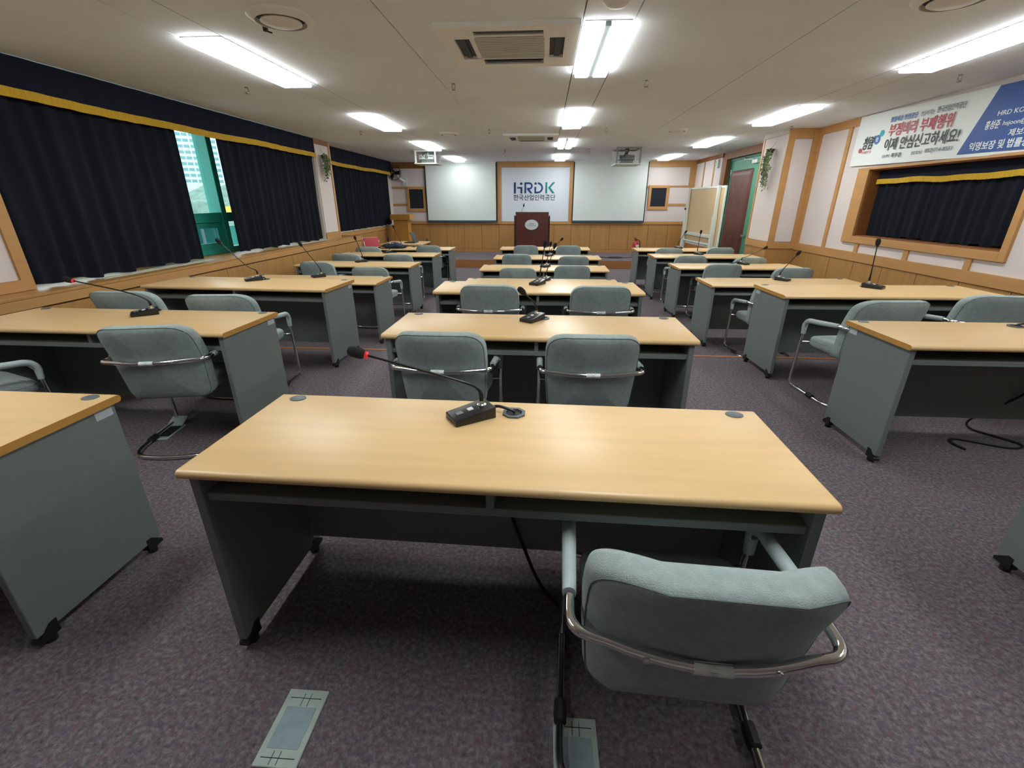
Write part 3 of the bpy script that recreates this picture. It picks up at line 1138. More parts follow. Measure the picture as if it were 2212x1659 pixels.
def make_desk(loc, rot, label, side):
    t = thing('desk', label, 'desk', loc, R(rot), 'wood topped conference desks')
    top = put('tabletop', DM['tabletop'], t)
    put('edge_band', DM['edge_band'], top, (DW / 2, 0, 0))
    put('edge_band', DM['edge_band'], top, (-DW / 2, 0, 0), 0)
    px = DW / 2 - .032
    for s in (-1, 1):
        p = put('side_panel', DM['side_panel'], t, (s * px, 0, 0))
        put('foot', DM['foot'], p, (0, -DD / 2 + .055, 0))
        put('foot', DM['foot'], p, (0, DD / 2 - .055, 0), PI)
        if side == s:
            put('asset_label', DM['asset_label'], p, (s * .0145, DD / 2 - .07, .665))
    put('modesty_panel', DM['modesty_panel'], t)
    put('shelf', DM['shelf'], t)
    put('shelf_divider', DM['shelf_divider'], t)
    put('grommet_cap', DM['grommet_cap'], t, (-.80, .235, DH))
    put('grommet_cap', DM['grommet_cap'], t, (.80, .235, DH))
    g = put('cable_grommet', DM['cable_grommet'], t, (.03, .175, DH))
    put('grommet_hole', DM['grommet_hole'], g)
    return t


DESKS = {
    'c1': (-0.125, 1.266, -1.35), 'c2': (-0.026, 2.684, -0.75), 'c3': (-0.044, 4.026, 0.77), 'c4': (-0.023, 5.264, -0.03),
    'c5': (0.006, 6.535, -0.12), 'c6': (0.055, 7.889, -0.21), 'c7': (0.017, 9.442, -0.31),
    'l1': (-2.520, 1.251, -0.88), 'l2': (-2.685, 2.670, -1.04), 'l3': (-2.712, 4.085, -3.3), 'l4': (-2.758, 5.359, -1.04),
    'l5': (-2.768, 6.826, -1.18), 'l6': (-2.746, 8.196, -0.78), 'l7': (-2.683, 9.305, -0.73),
    'r1': (2.78, 1.37, 0.0), 'r2': (2.792, 2.659, -0.04), 'r3': (2.793, 4.028, 1.31), 'r4': (2.738, 5.482, 1.03),
    'r5': (2.751, 6.894, 1.29), 'r6': (2.727, 8.241, 0.19), 'r7': (2.639, 9.348, -0.03)}
COLN = {'c': 'middle column', 'l': 'window-side column', 'r': 'door-side column'}


def lev(k):
    return 0.0 if int(k[1]) <= 3 else LOW


for k, (x, y, a) in DESKS.items():
    n_ = int(k[1])
    lab = '%s wood-topped grey desk from the camera in the %s' % (ORD[n_ - 1], COLN[k[0]])
    make_desk((x, y, lev(k)), a, lab, {'c': 0, 'l': 1, 'r': -1}[k[0]])


# ================================================================== chairs
def back_outline(n=10):
    """outline (x, z) of the backrest, rounded"""
    pts = [(-.224, .345), (.224, .345), (.242, .60), (.236, .806), (-.236, .806), (-.242, .60)]
    rad = [.055, .055, .10, .125, .125, .10]
    out = fillet([(a, 0, b) for a, b in pts], rad, n, closed=True)
    return [(p.x, p.z) for p in out]


def chair_meshes(fabric, pip):
    M = {}
    ol = back_outline()
    cz = .60

    def place(x, z, d):     # d: 0 rear face .. 1 front face
        yc = -.262 - (.36 if z > .60 else .20) * (z - .60)
        return Vector((x, yc + 1.45 * x * x + d, z))

    T = .088
    rings = []
    for sc, d in ((.02, -.006), (.45, -.005), (.80, -.001), (.94, .002), (.985, .010), (1.0, .030), (1.0, .066), (.978, .086), (.92, .096), (.75, .102), (.4, .105), (.02, .105)):
        ring = []
        for x, z in ol:
            xx = x * sc
            zz = cz + (z - cz) * sc
            ring.append(place(xx, zz, d))
        rings.append(ring)
    M['backrest'] = mesh('backrest', rings_solid(NB(), rings), fabric, 60)
    seam = [place(x * .978, cz + (z - cz) * .978, .006) for x, z in ol]
    M['piping'] = mesh('piping', tube(NB(), seam, .0014, 5, closed=True), pip)
    # seat
    sp = fillet([(-.205, -.125, 0), (.205, -.125, 0), (.235, .24, 0), (-.235, .24, 0)], [.05, .05, .09, .09], 6, closed=True)
    rings = []
    for sc, z in ((.02, .352), (.7, .352), (.93, .355), (.985, .368), (1.0, .39), (1.0, .418), (.985, .436), (.94, .447), (.75, .455), (.4, .459), (.02, .46)):
        rings.append([Vector((p.x * sc, p.y * sc, z - (.022 * max(0, p.y * sc / .24) ** 2 if z > .4 else 0))) for p in sp])
    M['seat'] = mesh('seat', rings_solid(NB(), rings), fabric, 60)
    seam = [Vector((p.x * 1.001, p.y * 1.001, .405)) for p in sp]
    M['seat_piping'] = mesh('piping', tube(NB(), seam, .0014, 5, closed=True), pip)
    # chrome frame: rear bar, arms, front legs, floor loop
    ax = .268
    AF = .553
    rear = []
    for k in range(11):
        x = -.19 + .38 * k / 10
        rear.append(Vector((x, -.278 + 1.0 * x * x, .598)))
    path = [(-ax, .245, .016), (-ax, .262, .06), (-ax, .235, .49), (-ax, .205, AF), (-ax, .13, AF + .006), (-ax, -.13, .594), (-ax, -.222, .598), rear[0]]
    path = fillet(path, [0, .03, .02, .055, .05, .03, .07, 0], 6)
    bar = path + rear[1:-1] + [Vector((-p.x, p.y, p.z)) for p in reversed(path)]
    M['arm_tube'] = mesh('arm_tube', tube(NB(), bar, .0125, 10), 'chrome', 60)
    loop = fillet([(-ax, .245, .016), (-ax, .20, .0135), (-ax, -.17, .0135), (-.21, -.255, .0135), (0, -.29, .0135), (.21, -.255, .0135), (ax, -.17, .0135), (ax, .20, .0135), (ax, .245, .016)],
                  [0, .03, .07, .08, .2, .08, .07, .03, 0], 6)
    M['floor_loop'] = mesh('floor_loop', tube(NB(), loop, .0125, 10), 'chrome', 60)
    bm = NB()
    for s in (-1, 1):
        tube(bm, [(s * ax, .243, .375), (s * .18, .235, .372), (s * .18, .16, .345), (s * .18, -.12, .345)], .009, 8)
    tube(bm, [(-.18, .10, .342), (.18, .10, .342)], .010, 8)
    tube(bm, [(-.18, -.10, .342), (.18, -.10, .342)], .010, 8)
    M['seat_support'] = mesh('seat_support', bm, 'chrome', 60)
    bm = NB()
    pad = fillet([(-ax, .232, .445), (-ax, .235, .52), (-ax, .205, AF + .004), (-ax, .12, AF + .011), (-ax, -.13, .597)], [0, .02, .055, .05, 0], 6)
    rr = [.019 if 0 < i < len(pad) - 1 else .016 for i in range(len(pad))]
    tube(bm, pad, rr, 12)
    M['armrest'] = mesh('armrest', bm, 'arm_pad', 60)
    M['glide'] = mesh('glide', cyl(NB(), (0, -.03, .0), (0, .03, 0), .0185, n=10), 'rubber_black')
    M['bar_sticker'] = mesh('bar_sticker', tube(NB(), [(-.035, 0, 0), (.035, 0, 0)], .0127, 10), 'label_white', 60)
    M['bolt'] = mesh('bolt', lathe(NB(), [(.008, 0), (.008, .004), (.003, .006)], n=8), 'steel')
    return M


CM = chair_meshes('chair_fabric', 'chair_piping')


def make_chair(loc, rot, label, sticker=True):
    t = thing('chair', label, 'chair', loc, R(rot), 'grey fabric cantilever armchairs')
    b = put('backrest', CM['backrest'], t)
    put('piping', CM['piping'], b)
    s = put('seat', CM['seat'], t)
    put('piping', CM['seat_piping'], s)
    f = put('arm_tube', CM['arm_tube'], t)
    put('bar_sticker', CM['bar_sticker'], f, (.0, -.278, .598))
    for x in (-.12, .12):
        q = put('bolt', CM['bolt'], f, (x, -.278 + x * x - .011, .598))
        q.rotation_euler = (R(90), 0, 0)
    fl_ = put('floor_loop', CM['floor_loop'], t)
    for s_ in (-1, 1):
        put('glide', CM['glide'], fl_, (s_ * .268, -.02, .0185))
    put('seat_support', CM['seat_support'], t)
    put('armrest', CM['armrest'], t)
    m_ = put('armrest', CM['armrest'], t, (.536, 0, 0))
    return t


def chair_at(key, which, fx, fy, rot):
    """fx, fy: point on the upper front edge of the backrest"""
    a = R(rot)
    ox, oy = fx - math.sin(a) * .232, fy + math.cos(a) * .232
    k = key
    n_ = int(k[1])
    lab = '%s grey fabric armchair at the %s desk of the %s' % (which, ORD[n_ - 1], COLN[k[0]])
    return make_chair((ox, oy, lev(k)), rot, lab)


CH = [('c1', 'only', .338, .660, -3), ('c2', 'left', -.531, 2.205, -1), ('c2', 'right', .263, 2.205, 1), ('c3', 'left', -.433, 3.609, 0),
      ('c3', 'right', .462, 3.615, 0), ('c4', 'left', -.45, 4.80, 0), ('c4', 'right', .42, 4.80, 0),
      ('c5', 'left', -.328, 5.868, 0), ('c5', 'right', .383, 6.13, 0), ('c6', 'left', -.434, 7.48, 0), ('c6', 'right', .465, 7.249, 0),
      ('c7', 'left', -.347, 9.03, 0), ('c7', 'right', .468, 9.03, 0),
      ('l2', 'left', -3.36, 1.96, -20), ('l2', 'right', -2.15, 2.23, 11), ('l3', 'left', -3.145, 3.172, 4), ('l3', 'right', -2.336, 3.095, 6),
      ('l5', 'left', -3.196, 6.321, 0), ('l5', 'right', -2.255, 5.838, 0), ('l6', 'left', -3.203, 7.367, 0), ('l6', 'right', -2.345, 7.348, 0),
      ('l7', 'left', -3.292, 8.591, 0), ('l7', 'right', -2.222, 8.90, 0),
      ('r7', 'left', 2.268, 8.644, 0), ('r7', 'right', 3.228, 8.79, 0), ('r6', 'left', 2.293, 7.425, 0), ('r6', 'right', 3.113, 7.22, 0),
      ('r5', 'left', 2.431, 6.41, 0), ('r5', 'right', 3.185, 6.085, 0), ('r4', 'left', 2.42, 4.80, 0),
      ('r3', 'left', 2.364, 3.178, 4), ('r3', 'right', 3.253, 3.40, -8)]
for c_ in CH:
    chair_at(*c_)


# ================================================================== microphones
def make_mic(key, bx_, by_, rot, head, mids, label):
    z0 = DH + lev(key)
    t = thing('desk_microphone', label, 'microphone', (bx_, by_, z0), R(rot), 'black gooseneck desk microphones')
    L, Wd = .075, .046
    bm = NB()
    v = [bm.verts.new(p) for p in ((-L, -Wd, 0), (L, -Wd, 0), (L, Wd, 0), (-L, Wd, 0), (-L, -Wd, .022), (L, -Wd, .042), (L, Wd, .042), (-L, Wd, .022))]
    for f in ((3, 2, 1, 0), (4, 5, 6, 7), (0, 1, 5, 4), (1, 2, 6, 5), (2, 3, 7, 6), (3, 0, 4, 7)):
        bm.faces.new([v[i] for i in f])
    bmesh.ops.bevel(bm, geom=list(bm.edges), offset=.004, segments=2, affect='EDGES', profile=.5)
    base = obj('base', bm, 'plastic_black', t, 40)
    tilt = math.atan2(.02, 2 * L)
    for nm, (a, b, c, d), m_ in (('talk_button', (-.012, .008, -.009, .009), 'button_white'), ('speaker_logo', (-.055, -.03, -.010, .010), 'plastic_grey')):
        zz = .032 + (a + b) / 2 * math.tan(tilt)
        bm = NB()
        box(bm, a, b, c, d, -.001, .004 if nm == 'talk_button' else .0022, .001, 1)
        bmesh.ops.rotate(bm, verts=bm.verts, cent=((a + b) / 2, 0, 0), matrix=Matrix.Rotation(-tilt, 3, 'Y'))
        bmesh.ops.translate(bm, verts=bm.verts, vec=(0, 0, zz))
        obj(nm, bm, m_, base)
    obj('neck_collar', lathe(NB(), [(.017, 0), (.017, .006), (.010, .009), (.010, .02)], (.042, 0, .036), 14), 'steel', t, 40)
    # neck in world offsets -> local
    inv = Matrix.Rotation(-R(rot), 3, 'Z')
    start = Vector((.042, 0, .045))
    pts = [start, start + Vector((0, 0, .05))]
    hp = inv @ Vector(head)
    for q in mids:
        pts.append(inv @ Vector(q))
    pts.append(hp)
    crv = fillet(pts, .12, 7)
    n_ = len(crv)
    rr = [.0085 if i < 3 else max(.0042, .0085 - .0006 * i) for i in range(n_)]
    obj('gooseneck', tube(NB(), crv, rr, 8), 'mic_neck', t, 60)
    d = (crv[-1] - crv[-2]).normalized()
    q = d.to_track_quat('Z', 'Y').to_matrix().to_4x4()
    bm = NB()
    lathe(bm, [(.010, 0), (.012, .003), (.012, .010), (.010, .013)], n=14)
    bm.transform(Matrix.Translation(hp) @ q)
    obj('red_ring' if key in ('c1', 'l2') else 'neck_ring', bm, 'mic_red' if key in ('c1', 'l2') else 'plastic_black', t, 40)
    bm = NB()
    lathe(bm, [(.011, 0), (.0165, .006), (.0185, .02), (.0185, .04), (.014, .053), (.004, .058)], n=16)
    bm.transform(Matrix.Translation(hp + d * .011) @ q)
    obj('foam_head', bm, 'mic_foam', t, 60)
    # cable to the desk grommet
    dx_, dy_, da = DESKS[key][0], DESKS[key][1], R(DESKS[key][2])
    g = Vector((dx_ + math.cos(da) * .03 - math.sin(da) * .175 - bx_, dy_ + math.sin(da) * .03 + math.cos(da) * .175 - by_, .004))
    g = inv @ g
    s = Vector((L, 0, .018))
    mid = (s + g) / 2 + Vector((0, .01, .012))
    if (g - s).length < .4:
        obj('mic_cable', tube(NB(), fillet([s, s + Vector((.02, 0, .004)), mid, g + Vector((0, 0, .008)), g], .03, 4), .0055, 6), 'plastic_black', t, 60)
    return t


def ml(k):
    return 'black gooseneck microphone on the %s desk of the %s' % (ORD[int(k[1]) - 1], COLN[k[0]])


make_mic('c1', -.238, 1.400, 34, (-.33, -.02, .225), [(-.01, .0, .13)], ml('c1'))
MICS = {'c2': (-.062, 2.80, 55, (-.045, -.03, .17), []), 'c3': (-.051, 4.14, 60, (.055, 0, .32), []),
        'c4': (.015, 5.40, 60, (.10, .0, .36), []), 'c5': (.026, 6.60, 60, (.06, 0, .28), []), 'c6': (.091, 8.0, 60, (.18, 0, .25), []),
        'l2': (-2.63, 2.79, 40, (-.40, -.02, .22), [(-.08, 0, .15)]), 'l3': (-2.747, 4.19, 40, (-.235, 0, .33), [(-.03, 0, .12)]),
        'l4': (-2.762, 5.49, 45, (-.14, 0, .36), []), 'l5': (-2.805, 6.98, 50, (-.03, 0, .32), []), 'l6': (-2.823, 8.33, 50, (.03, 0, .2), []),
        'l7': (-2.95, 9.48, 50, (-.08, 0, .36), []),
        'r2': (3.16, 2.84, 150, (.2, 0, .25), []), 'r3': (2.844, 4.14, 130, (-.05, .02, .34), []), 'r4': (2.80, 5.58, 130, (.09, 0, .28), []),
        'r5': (2.93, 7.05, 120, (.24, 0, .22), [(.02, 0, .1)]), 'r6': (2.70, 8.38, 120, (-.02, 0, .34), []), 'r7': (2.66, 9.52, 110, (.08, 0, .28), [])}
for k, (mx_, my_, rt, hd_, md_) in MICS.items():
    make_mic(k, mx_, my_, rt, hd_, md_, ml(k))

# under-desk cords
cd = tag(obj('power_cord', tube(NB(), fillet([(-.12, 1.455, .60), (-.11, 1.45, .3), (.0, 1.40, .012), (.06, 1.30, .008), (.15, 1.22, .008)], .08, 6), .007, 6), 'rubber_black', None, 60),
         'black cord hanging under the nearest middle desk to the floor', 'cord')
cd = tag(obj('power_cord', tube(NB(), fillet([(3.12, 2.84, .60), (3.05, 2.82, .3), (2.86, 2.93, .05), (2.85, 2.90, .008), (3.02, 2.67, .008), (2.90, 2.62, .008), (2.66, 2.74, .008), (2.60, 2.73, .008), (2.58, 2.66, .008), (2.60, 2.60, .008)], .07, 6), .007, 6), 'rubber_black', None, 60),
         'black cord coiled on carpet under the second door-side desk', 'cord')


# floor boxes
def floor_box(x, y, rot, label, open_=False):
    t = thing('floor_outlet_box', label, 'floor outlet', (x, y, 0), R(rot), 'grey floor outlet boxes')
    obj('cover_plate', bx(-.062, .062, -.105, .105, 0, .005, .002, 1), 'box_sage', t)
    obj('worn_pad', bx(-.045, .045, -.06, .052, .0045, .0062), 'box_worn', t)
    for yy in (.078, -.083):
        obj('cover_groove', bx(-.048, .048, yy - .001, yy + .001, .0046, .0058), 'rubber_black', t)
    for xx in (-.008, .012):
        obj('cover_groove', bx(xx, xx + .0015, .055, .092, .0046, .0058), 'rubber_black', t)
        obj('cover_groove', bx(xx - .01, xx - .0085, -.1, -.066, .0046, .0058), 'rubber_black', t)
    if open_:
        lid = NB()
        box(lid, -.05, .05, -.004, .004, 0, .09)
        bmesh.ops.rotate(lid, verts=lid.verts, cent=(0, 0, 0), matrix=Matrix.Rotation(R(-68), 3, 'X'))
        bmesh.ops.translate(lid, verts=lid.verts, vec=(0, .08, .006))
        obj('raised_lid', lid, 'box_sage', t)
        obj('dark_well_plate', bx(-.05, .05, -.07, .075, .0062, .0075), 'rubber_black', t)  # black plate laid on the cover paints the shaded inside of the box


floor_box(-.692, .803, 0, 'grey floor outlet plate on carpet left of the nearest chair')
floor_box(.122, .775, 0, 'grey floor outlet plate beneath the nearest chair')
floor_box(-2.455, 2.50, 8, 'grey floor outlet box beneath the window-side armchair', True)

# ================================================================== lecterns, board and other things at the front
lc = thing('lectern', 'dark mahogany lectern with oval emblem on the stage', 'lectern', (-.325, 12.7, STAGE_Z))
obj('body', bx(-.45, .45, -.20, .25, 0, 1.02, .004), 'mahogany', lc)
obj('front_board', bx(-.415, .415, -.225, -.195, .04, 1.125, .004), 'mahogany', lc)
obj('reading_top', prism(NB(), [(-.20, 1.10), (.27, 1.00), (.27, 1.03), (-.20, 1.135)], -.43, .43, 'YZ'), 'mahogany_dark', lc)
obj('side_cheek', bx(-.465, -.44, -.22, .27, 0, 1.045, .003), 'mahogany_dark', lc)
obj('side_cheek', bx(.44, .465, -.22, .27, 0, 1.045, .003), 'mahogany_dark', lc)
bm = NB()
lathe(bm, [(.19, 0), (.19, .012), (.18, .014)], (0, 0, 0), 36, 'Y')
bm.transform(Matrix.Translation((-.01, -.228, .825)) @ Matrix.Rotation(PI, 4, 'Z') @ Matrix.Scale(.72, 4, (0, 0, 1)))
obj('emblem_rim', bm, 'emblem_rim', lc, 40)
bm = NB()
lathe(bm, [(.172, 0), (.172, .006)], (0, 0, 0), 36, 'Y')
bm.transform(Matrix.Translation((-.01, -.240, .825)) @ Matrix.Rotation(PI, 4, 'Z') @ Matrix.Scale(.72, 4, (0, 0, 1)))
em = obj('emblem_face', bm, 'emblem_white', lc, 40)
lettering('HRDK', .13, .03, 'logo_navy', lc, face_minus_y(-.01, -.247, .85))
lettering('한국산업인력공단', .24, .028, 'text_grey', lc, face_minus_y(-.01, -.247, .805))
lm = thing('lectern_microphone', 'thin gooseneck microphone standing on the dark lectern', 'microphone', (-.60, 12.62, STAGE_Z + 1.115))
obj('mic_stem', tube(NB(), fillet([(0, 0, -.02), (0, 0, .07), (.05, -.02, .15)], .05, 5), .005, 6), 'mic_neck', lm, 60)
obj('mic_head', lathe(NB(), [(.006, 0), (.018, .008), (.02, .04), (.008, .06)], (.05, -.02, .145), 12), 'mic_foam', lm, 60)
obj('mic_clip', bx(.045, .075, -.03, -.01, .20, .23, .003), 'chrome', lm)

wp = thing('wooden_podium', 'light wooden podium in the far left corner', 'podium', (-3.90, 13.0, STAGE_Z))
obj('podium_column', bx(-.19, .19, -.16, .16, 0, .93), 'maple', wp)
obj('podium_top', bx(-.27, .27, -.22, .22, .925, 1.065, .004), 'maple', wp)
obj('podium_side', bx(-.20, -.188, -.165, .165, 0, .925), 'wood_dark', wp)
obj('podium_base', bx(-.23, .23, -.2, .2, 0, .05, .004), 'maple', wp)

# plain table behind the window-side desks
st = thing('side_table', 'plain wooden table with a laptop behind the window-side desks', 'table', (-3.12, 10.55, LOW))
obj('table_top', bx(-.46, .46, -.42, .42, .695, .72, .004), 'desk_top', st)
for sx in (-.42, .42):
    for sy in (-.38, .38):
        obj('leg', bx(sx - .018, sx + .018, sy - .018, sy + .018, 0, .695), 'desk_grey', st)
lt = thing('laptop', 'open dark laptop on the plain table by the podium', 'laptop', (-3.0, 10.55, LOW + .72), R(90))
obj('laptop_base', bx(-.17, .17, -.12, .12, 0, .018, .004), 'laptop_dark', lt)
bm = NB()
box(bm, -.17, .17, -.005, .005, 0, .235, .003)
bmesh.ops.rotate(bm, verts=bm.verts, cent=(0, 0, 0), matrix=Matrix.Rotation(R(24), 3, 'X'))
bmesh.ops.rotate(bm, verts=bm.verts, cent=(0, 0, 0), matrix=Matrix.Rotation(PI, 3, 'Z'))
bmesh.ops.translate(bm, verts=bm.verts, vec=(0, -.118, .014))
obj('laptop_screen', bm, 'laptop_dark', lt)
obj('keyboard', bx(-.14, .14, -.06, .07, .0175, .020), 'plastic_grey', lt)
tag(obj('paper_sheet', bx(-3.42, -3.18, 10.3, 10.55, LOW + .7205, LOW + .7235), 'paper'), 'white sheet of paper beside the laptop', 'paper')

# bag on the far window-side desk
bm = NB()
bmesh.ops.create_uvsphere(bm, u_segments=24, v_segments=12, radius=1)
rnd = random.Random(9)
for v in bm.verts:
    s_ = 1 + .10 * math.sin(5 * v.co.x + 2) * math.cos(4 * v.co.y)
    v.co = Vector((v.co.x * .26 * s_, v.co.y * .14 * s_, max(-.004, .035 + v.co.z * .055 * s_ + .014 * math.sin(7 * v.co.x))))
bg = thing('bag', 'dark navy bag lying on the last window-side desk', 'bag', (-2.98, 9.24, LOW + DH + .004))
obj('bag_body', bm, 'bag_navy', bg, 60)
obj('bag_strap', tube(NB(), fillet([(-.24, 0, .03), (-.33, -.06, .012), (-.25, -.13, .008), (-.05, -.15, .01), (.10, -.12, .03)], .06, 5), .008, 6), 'rubber_black', bg, 60)
obj('bag_handle', tube(NB(), fillet([(-.06, .0, .075), (-.05, -.02, .105), (.05, -.02, .105), (.06, 0, .075)], .03, 5), .007, 6), 'bag_navy', bg, 60)
ms_ = thing('computer_mouse', 'small dark mouse near the end of the last window-side desk', 'mouse', (-2.12, 9.36, LOW + DH))
bm = NB()
bmesh.ops.create_uvsphere(bm, u_segments=14, v_segments=8, radius=1)
for v in bm.verts:
    v.co = Vector((v.co.x * .032, v.co.y * .052, max(0, v.co.z * .034)))
obj('mouse_shell', bm, 'plastic_black', ms_, 60)
obj('mouse_wheel', cyl(NB(), (-.004, .02, .028), (.004, .02, .028), .008, n=10), 'plastic_grey', ms_)

# red chair by the far window
rc = thing('red_chair', 'red padded chair by the wall under the far window', 'chair', (-3.92, 10.90, LOW), R(-127))
bm = NB()
box(bm, -.20, .20, -.02, .02, 0, .30, .012)
bmesh.ops.rotate(bm, verts=bm.verts, cent=(0, 0, 0), matrix=Matrix.Rotation(R(14), 3, 'X'))
bmesh.ops.translate(bm, verts=bm.verts, vec=(0, -.20, .50))
obj('backrest', bm, 'fabric_red', rc, 40)
bm = NB()
box(bm, -.21, .21, -.035, -.021, -.01, .31, .006)
bmesh.ops.rotate(bm, verts=bm.verts, cent=(0, 0, 0), matrix=Matrix.Rotation(R(14), 3, 'X'))
bmesh.ops.translate(bm, verts=bm.verts, vec=(0, -.20, .50))
obj('back_shell', bm, 'metal_white', rc, 40)
obj('seat', bx(-.21, .21, -.20, .21, .41, .455, .015), 'fabric_red', rc, 40)
for sx in (-.20, .20):
    obj('leg', tube(NB(), [(sx, -.24, .012), (sx, -.19, .42), (sx, -.25, .72)], .011, 8), 'chrome', rc, 60)
    obj('leg', tube(NB(), [(sx, .22, .012), (sx, .18, .42)], .011, 8), 'chrome', rc, 60)

# wall fan
wfan = thing('wall_fan', 'dark wall fan with pale bracket high in the far left corner', 'fan', (-4.22, FY - .02, 2.0))
obj('fan_bracket', tube(NB(), fillet([(.22, 0, -.05), (.10, -.10, .02), (.04, -.22, .14)], .06, 5), .03, 10), 'sign_case', wfan, 60)
obj('wall_plate', bx(.15, .29, -.02, .0, -.16, .06, .006), 'sign_case', wfan)
bm = NB()
lathe(bm, [(.05, 0), (.05, -.10), (.03, -.12)], (.04, -.22, .16), 14, 'Y')
obj('motor', bm, 'plastic_grey', wfan, 40)
bm = NB()
for rr_, yy_ in ((.19, -.34), (.19, -.42), (.12, -.45), (.06, -.455)):
    tube(bm, [(.04 + rr_ * math.cos(a * PI / 12), yy_, .16 + rr_ * math.sin(a * PI / 12)) for a in range(24)], .005, 5, closed=True)
for a in range(24):
    ca, sa = math.cos(a * PI / 12), math.sin(a * PI / 12)
    tube(bm, [(.04 + .03 * ca, -.455, .16 + .03 * sa), (.04 + .12 * ca, -.45, .16 + .12 * sa), (.04 + .19 * ca, -.42, .16 + .19 * sa), (.04 + .19 * ca, -.34, .16 + .19 * sa), (.04 + .05 * ca, -.31, .16 + .05 * sa)], .0028, 4)
obj('fan_cage', bm, 'plastic_black', wfan)
for k in range(3):
    bm = NB()
    prism(bm, [(.02, -.03), (.16, -.06), (.17, .05), (.03, .03)], -.004, .004, 'XZ')
    bmesh.ops.rotate(bm, verts=bm.verts, cent=(0, 0, 0), matrix=Matrix.Rotation(R(18), 3, 'X'))
    bmesh.ops.rotate(bm, verts=bm.verts, cent=(0, 0, 0), matrix=Matrix.Rotation(k * 2 * PI / 3, 3, 'Y'))
    bmesh.ops.translate(bm, verts=bm.verts, vec=(.04, -.38, .16))
    obj('fan_blade', bm, 'plastic_black', wfan)

# mobile cork board
bdir = Vector((.14, -1.70, 0))
bang = math.atan2(bdir.y, bdir.x)
mb = thing('mobile_board', 'tan pin board on a cream frame in front of the door', 'board', (3.475, 10.97, LOW), bang)
hw = .86
obj('board_panel', bx(-hw + .02, hw + .10, .0, .02, .70, 1.84), 'cork_tan', mb)
obj('board_rim', bx(-hw, hw + .12, -.006, .026, 1.84, 1.875), 'metal_white', mb)
obj('board_rim', bx(hw + .10, hw + .125, -.006, .026, .66, 1.84), 'metal_white', mb)
obj('board_rim', bx(-hw, hw + .12, -.006, .026, .66, .70), 'metal_white', mb)
for sx in (-hw + .03, hw - .10):
    obj('post', bx(sx - .035, sx + .035, -.065, -.01, .06, 1.88, .004), 'frame_cream', mb)
    obj('post_sleeve', bx(sx - .05, sx + .05, -.075, -.008, .06, 1.30, .004), 'frame_cream', mb)
    obj('foot_bar', bx(sx - .03, sx + .03, -.30, .22, .045, .085, .004), 'frame_cream', mb)
    for sy in (-.27, .19):
        obj('caster', cyl(NB(), (sx - .015, sy, .023), (sx + .015, sy, .023), .023, n=12), 'rubber_black', mb)
obj('cross_bar', bx(-hw + .03, hw - .10, -.06, -.02, .86, .92), 'frame_cream', mb)
obj('cross_bar', bx(-hw + .03, hw - .10, -.05, -.02, .715, .745), 'metal_white', mb)
obj('clamp_knob', lathe(NB(), [(.025, 0), (.025, -.02), (.01, -.03)], (-hw + .03, -.068, 1.42), 12, 'Y'), 'rubber_black', mb, 40)

# fire extinguisher
fe = thing('fire_extinguisher', 'red fire extinguisher on the stage by the front wainscot', 'fire extinguisher', (2.44, 12.8, STAGE_Z))
bm = NB()
lathe(bm, [(.075, 0), (.08, .01), (.08, .33), (.06, .38), (.03, .405), (.02, .42)], n=20)
obj('cylinder', bm, 'ext_red', fe, 40)
bm = NB()
n = 10
A = [bm.verts.new((.0815 * math.cos(a), .0815 * math.sin(a), .08)) for a in [R(-90 - 5 + 75 * i / n) for i in range(n + 1)]]
B = [bm.verts.new((v.co.x, v.co.y, .32)) for v in A]
for i in range(n):
    bm.faces.new((A[i], A[i + 1], B[i + 1], B[i]))
obj('instruction_label', bm, 'paper', fe)
obj('valve', bx(-.03, .03, -.02, .02, .42, .455, .004), 'plastic_black', fe)
obj('handle', tube(NB(), [(.02, 0, .45), (-.07, -.01, .47)], .008, 6), 'plastic_black', fe)
obj('handle', tube(NB(), [(.01, 0, .46), (-.06, 0, .51)], .007, 6), 'plastic_black', fe)
obj('hose', tube(NB(), fillet([(.03, 0, .44), (.09, 0, .43), (.115, 0, .30), (.11, 0, .08)], .06, 6), .011, 8), 'rubber_black', fe, 60)
# cable on the stage
tag(obj('stage_cable', tube(NB(), fillet([(.9, 13.3, STAGE_Z + .008), (1.3, 12.9, STAGE_Z + .008), (1.6, 12.5, STAGE_Z + .008), (1.9, 12.35, STAGE_Z + .008), (2.15, 12.55, STAGE_Z + .008), (1.95, 12.75, STAGE_Z + .008), (1.65, 12.6, STAGE_Z + .008), (1.9, 12.45, STAGE_Z + .008), (2.6, 12.6, STAGE_Z + .008)], .2, 6), .009, 6), 'rubber_black', None, 60),
    'black cable looping over the stage carpet near the lectern', 'cable')
so = thing('wall_socket', 'small dark wall socket on the front wainscot by the podium', 'socket', (-3.47, FY - .018, .36))
obj('socket_plate', bx(-.03, .03, -.012, 0, -.03, .03, .004), 'plastic_black', so)
obj('socket_core', cyl(NB(), (0, -.011, 0), (0, -.016, 0), .018, n=12), 'plastic_grey', so)


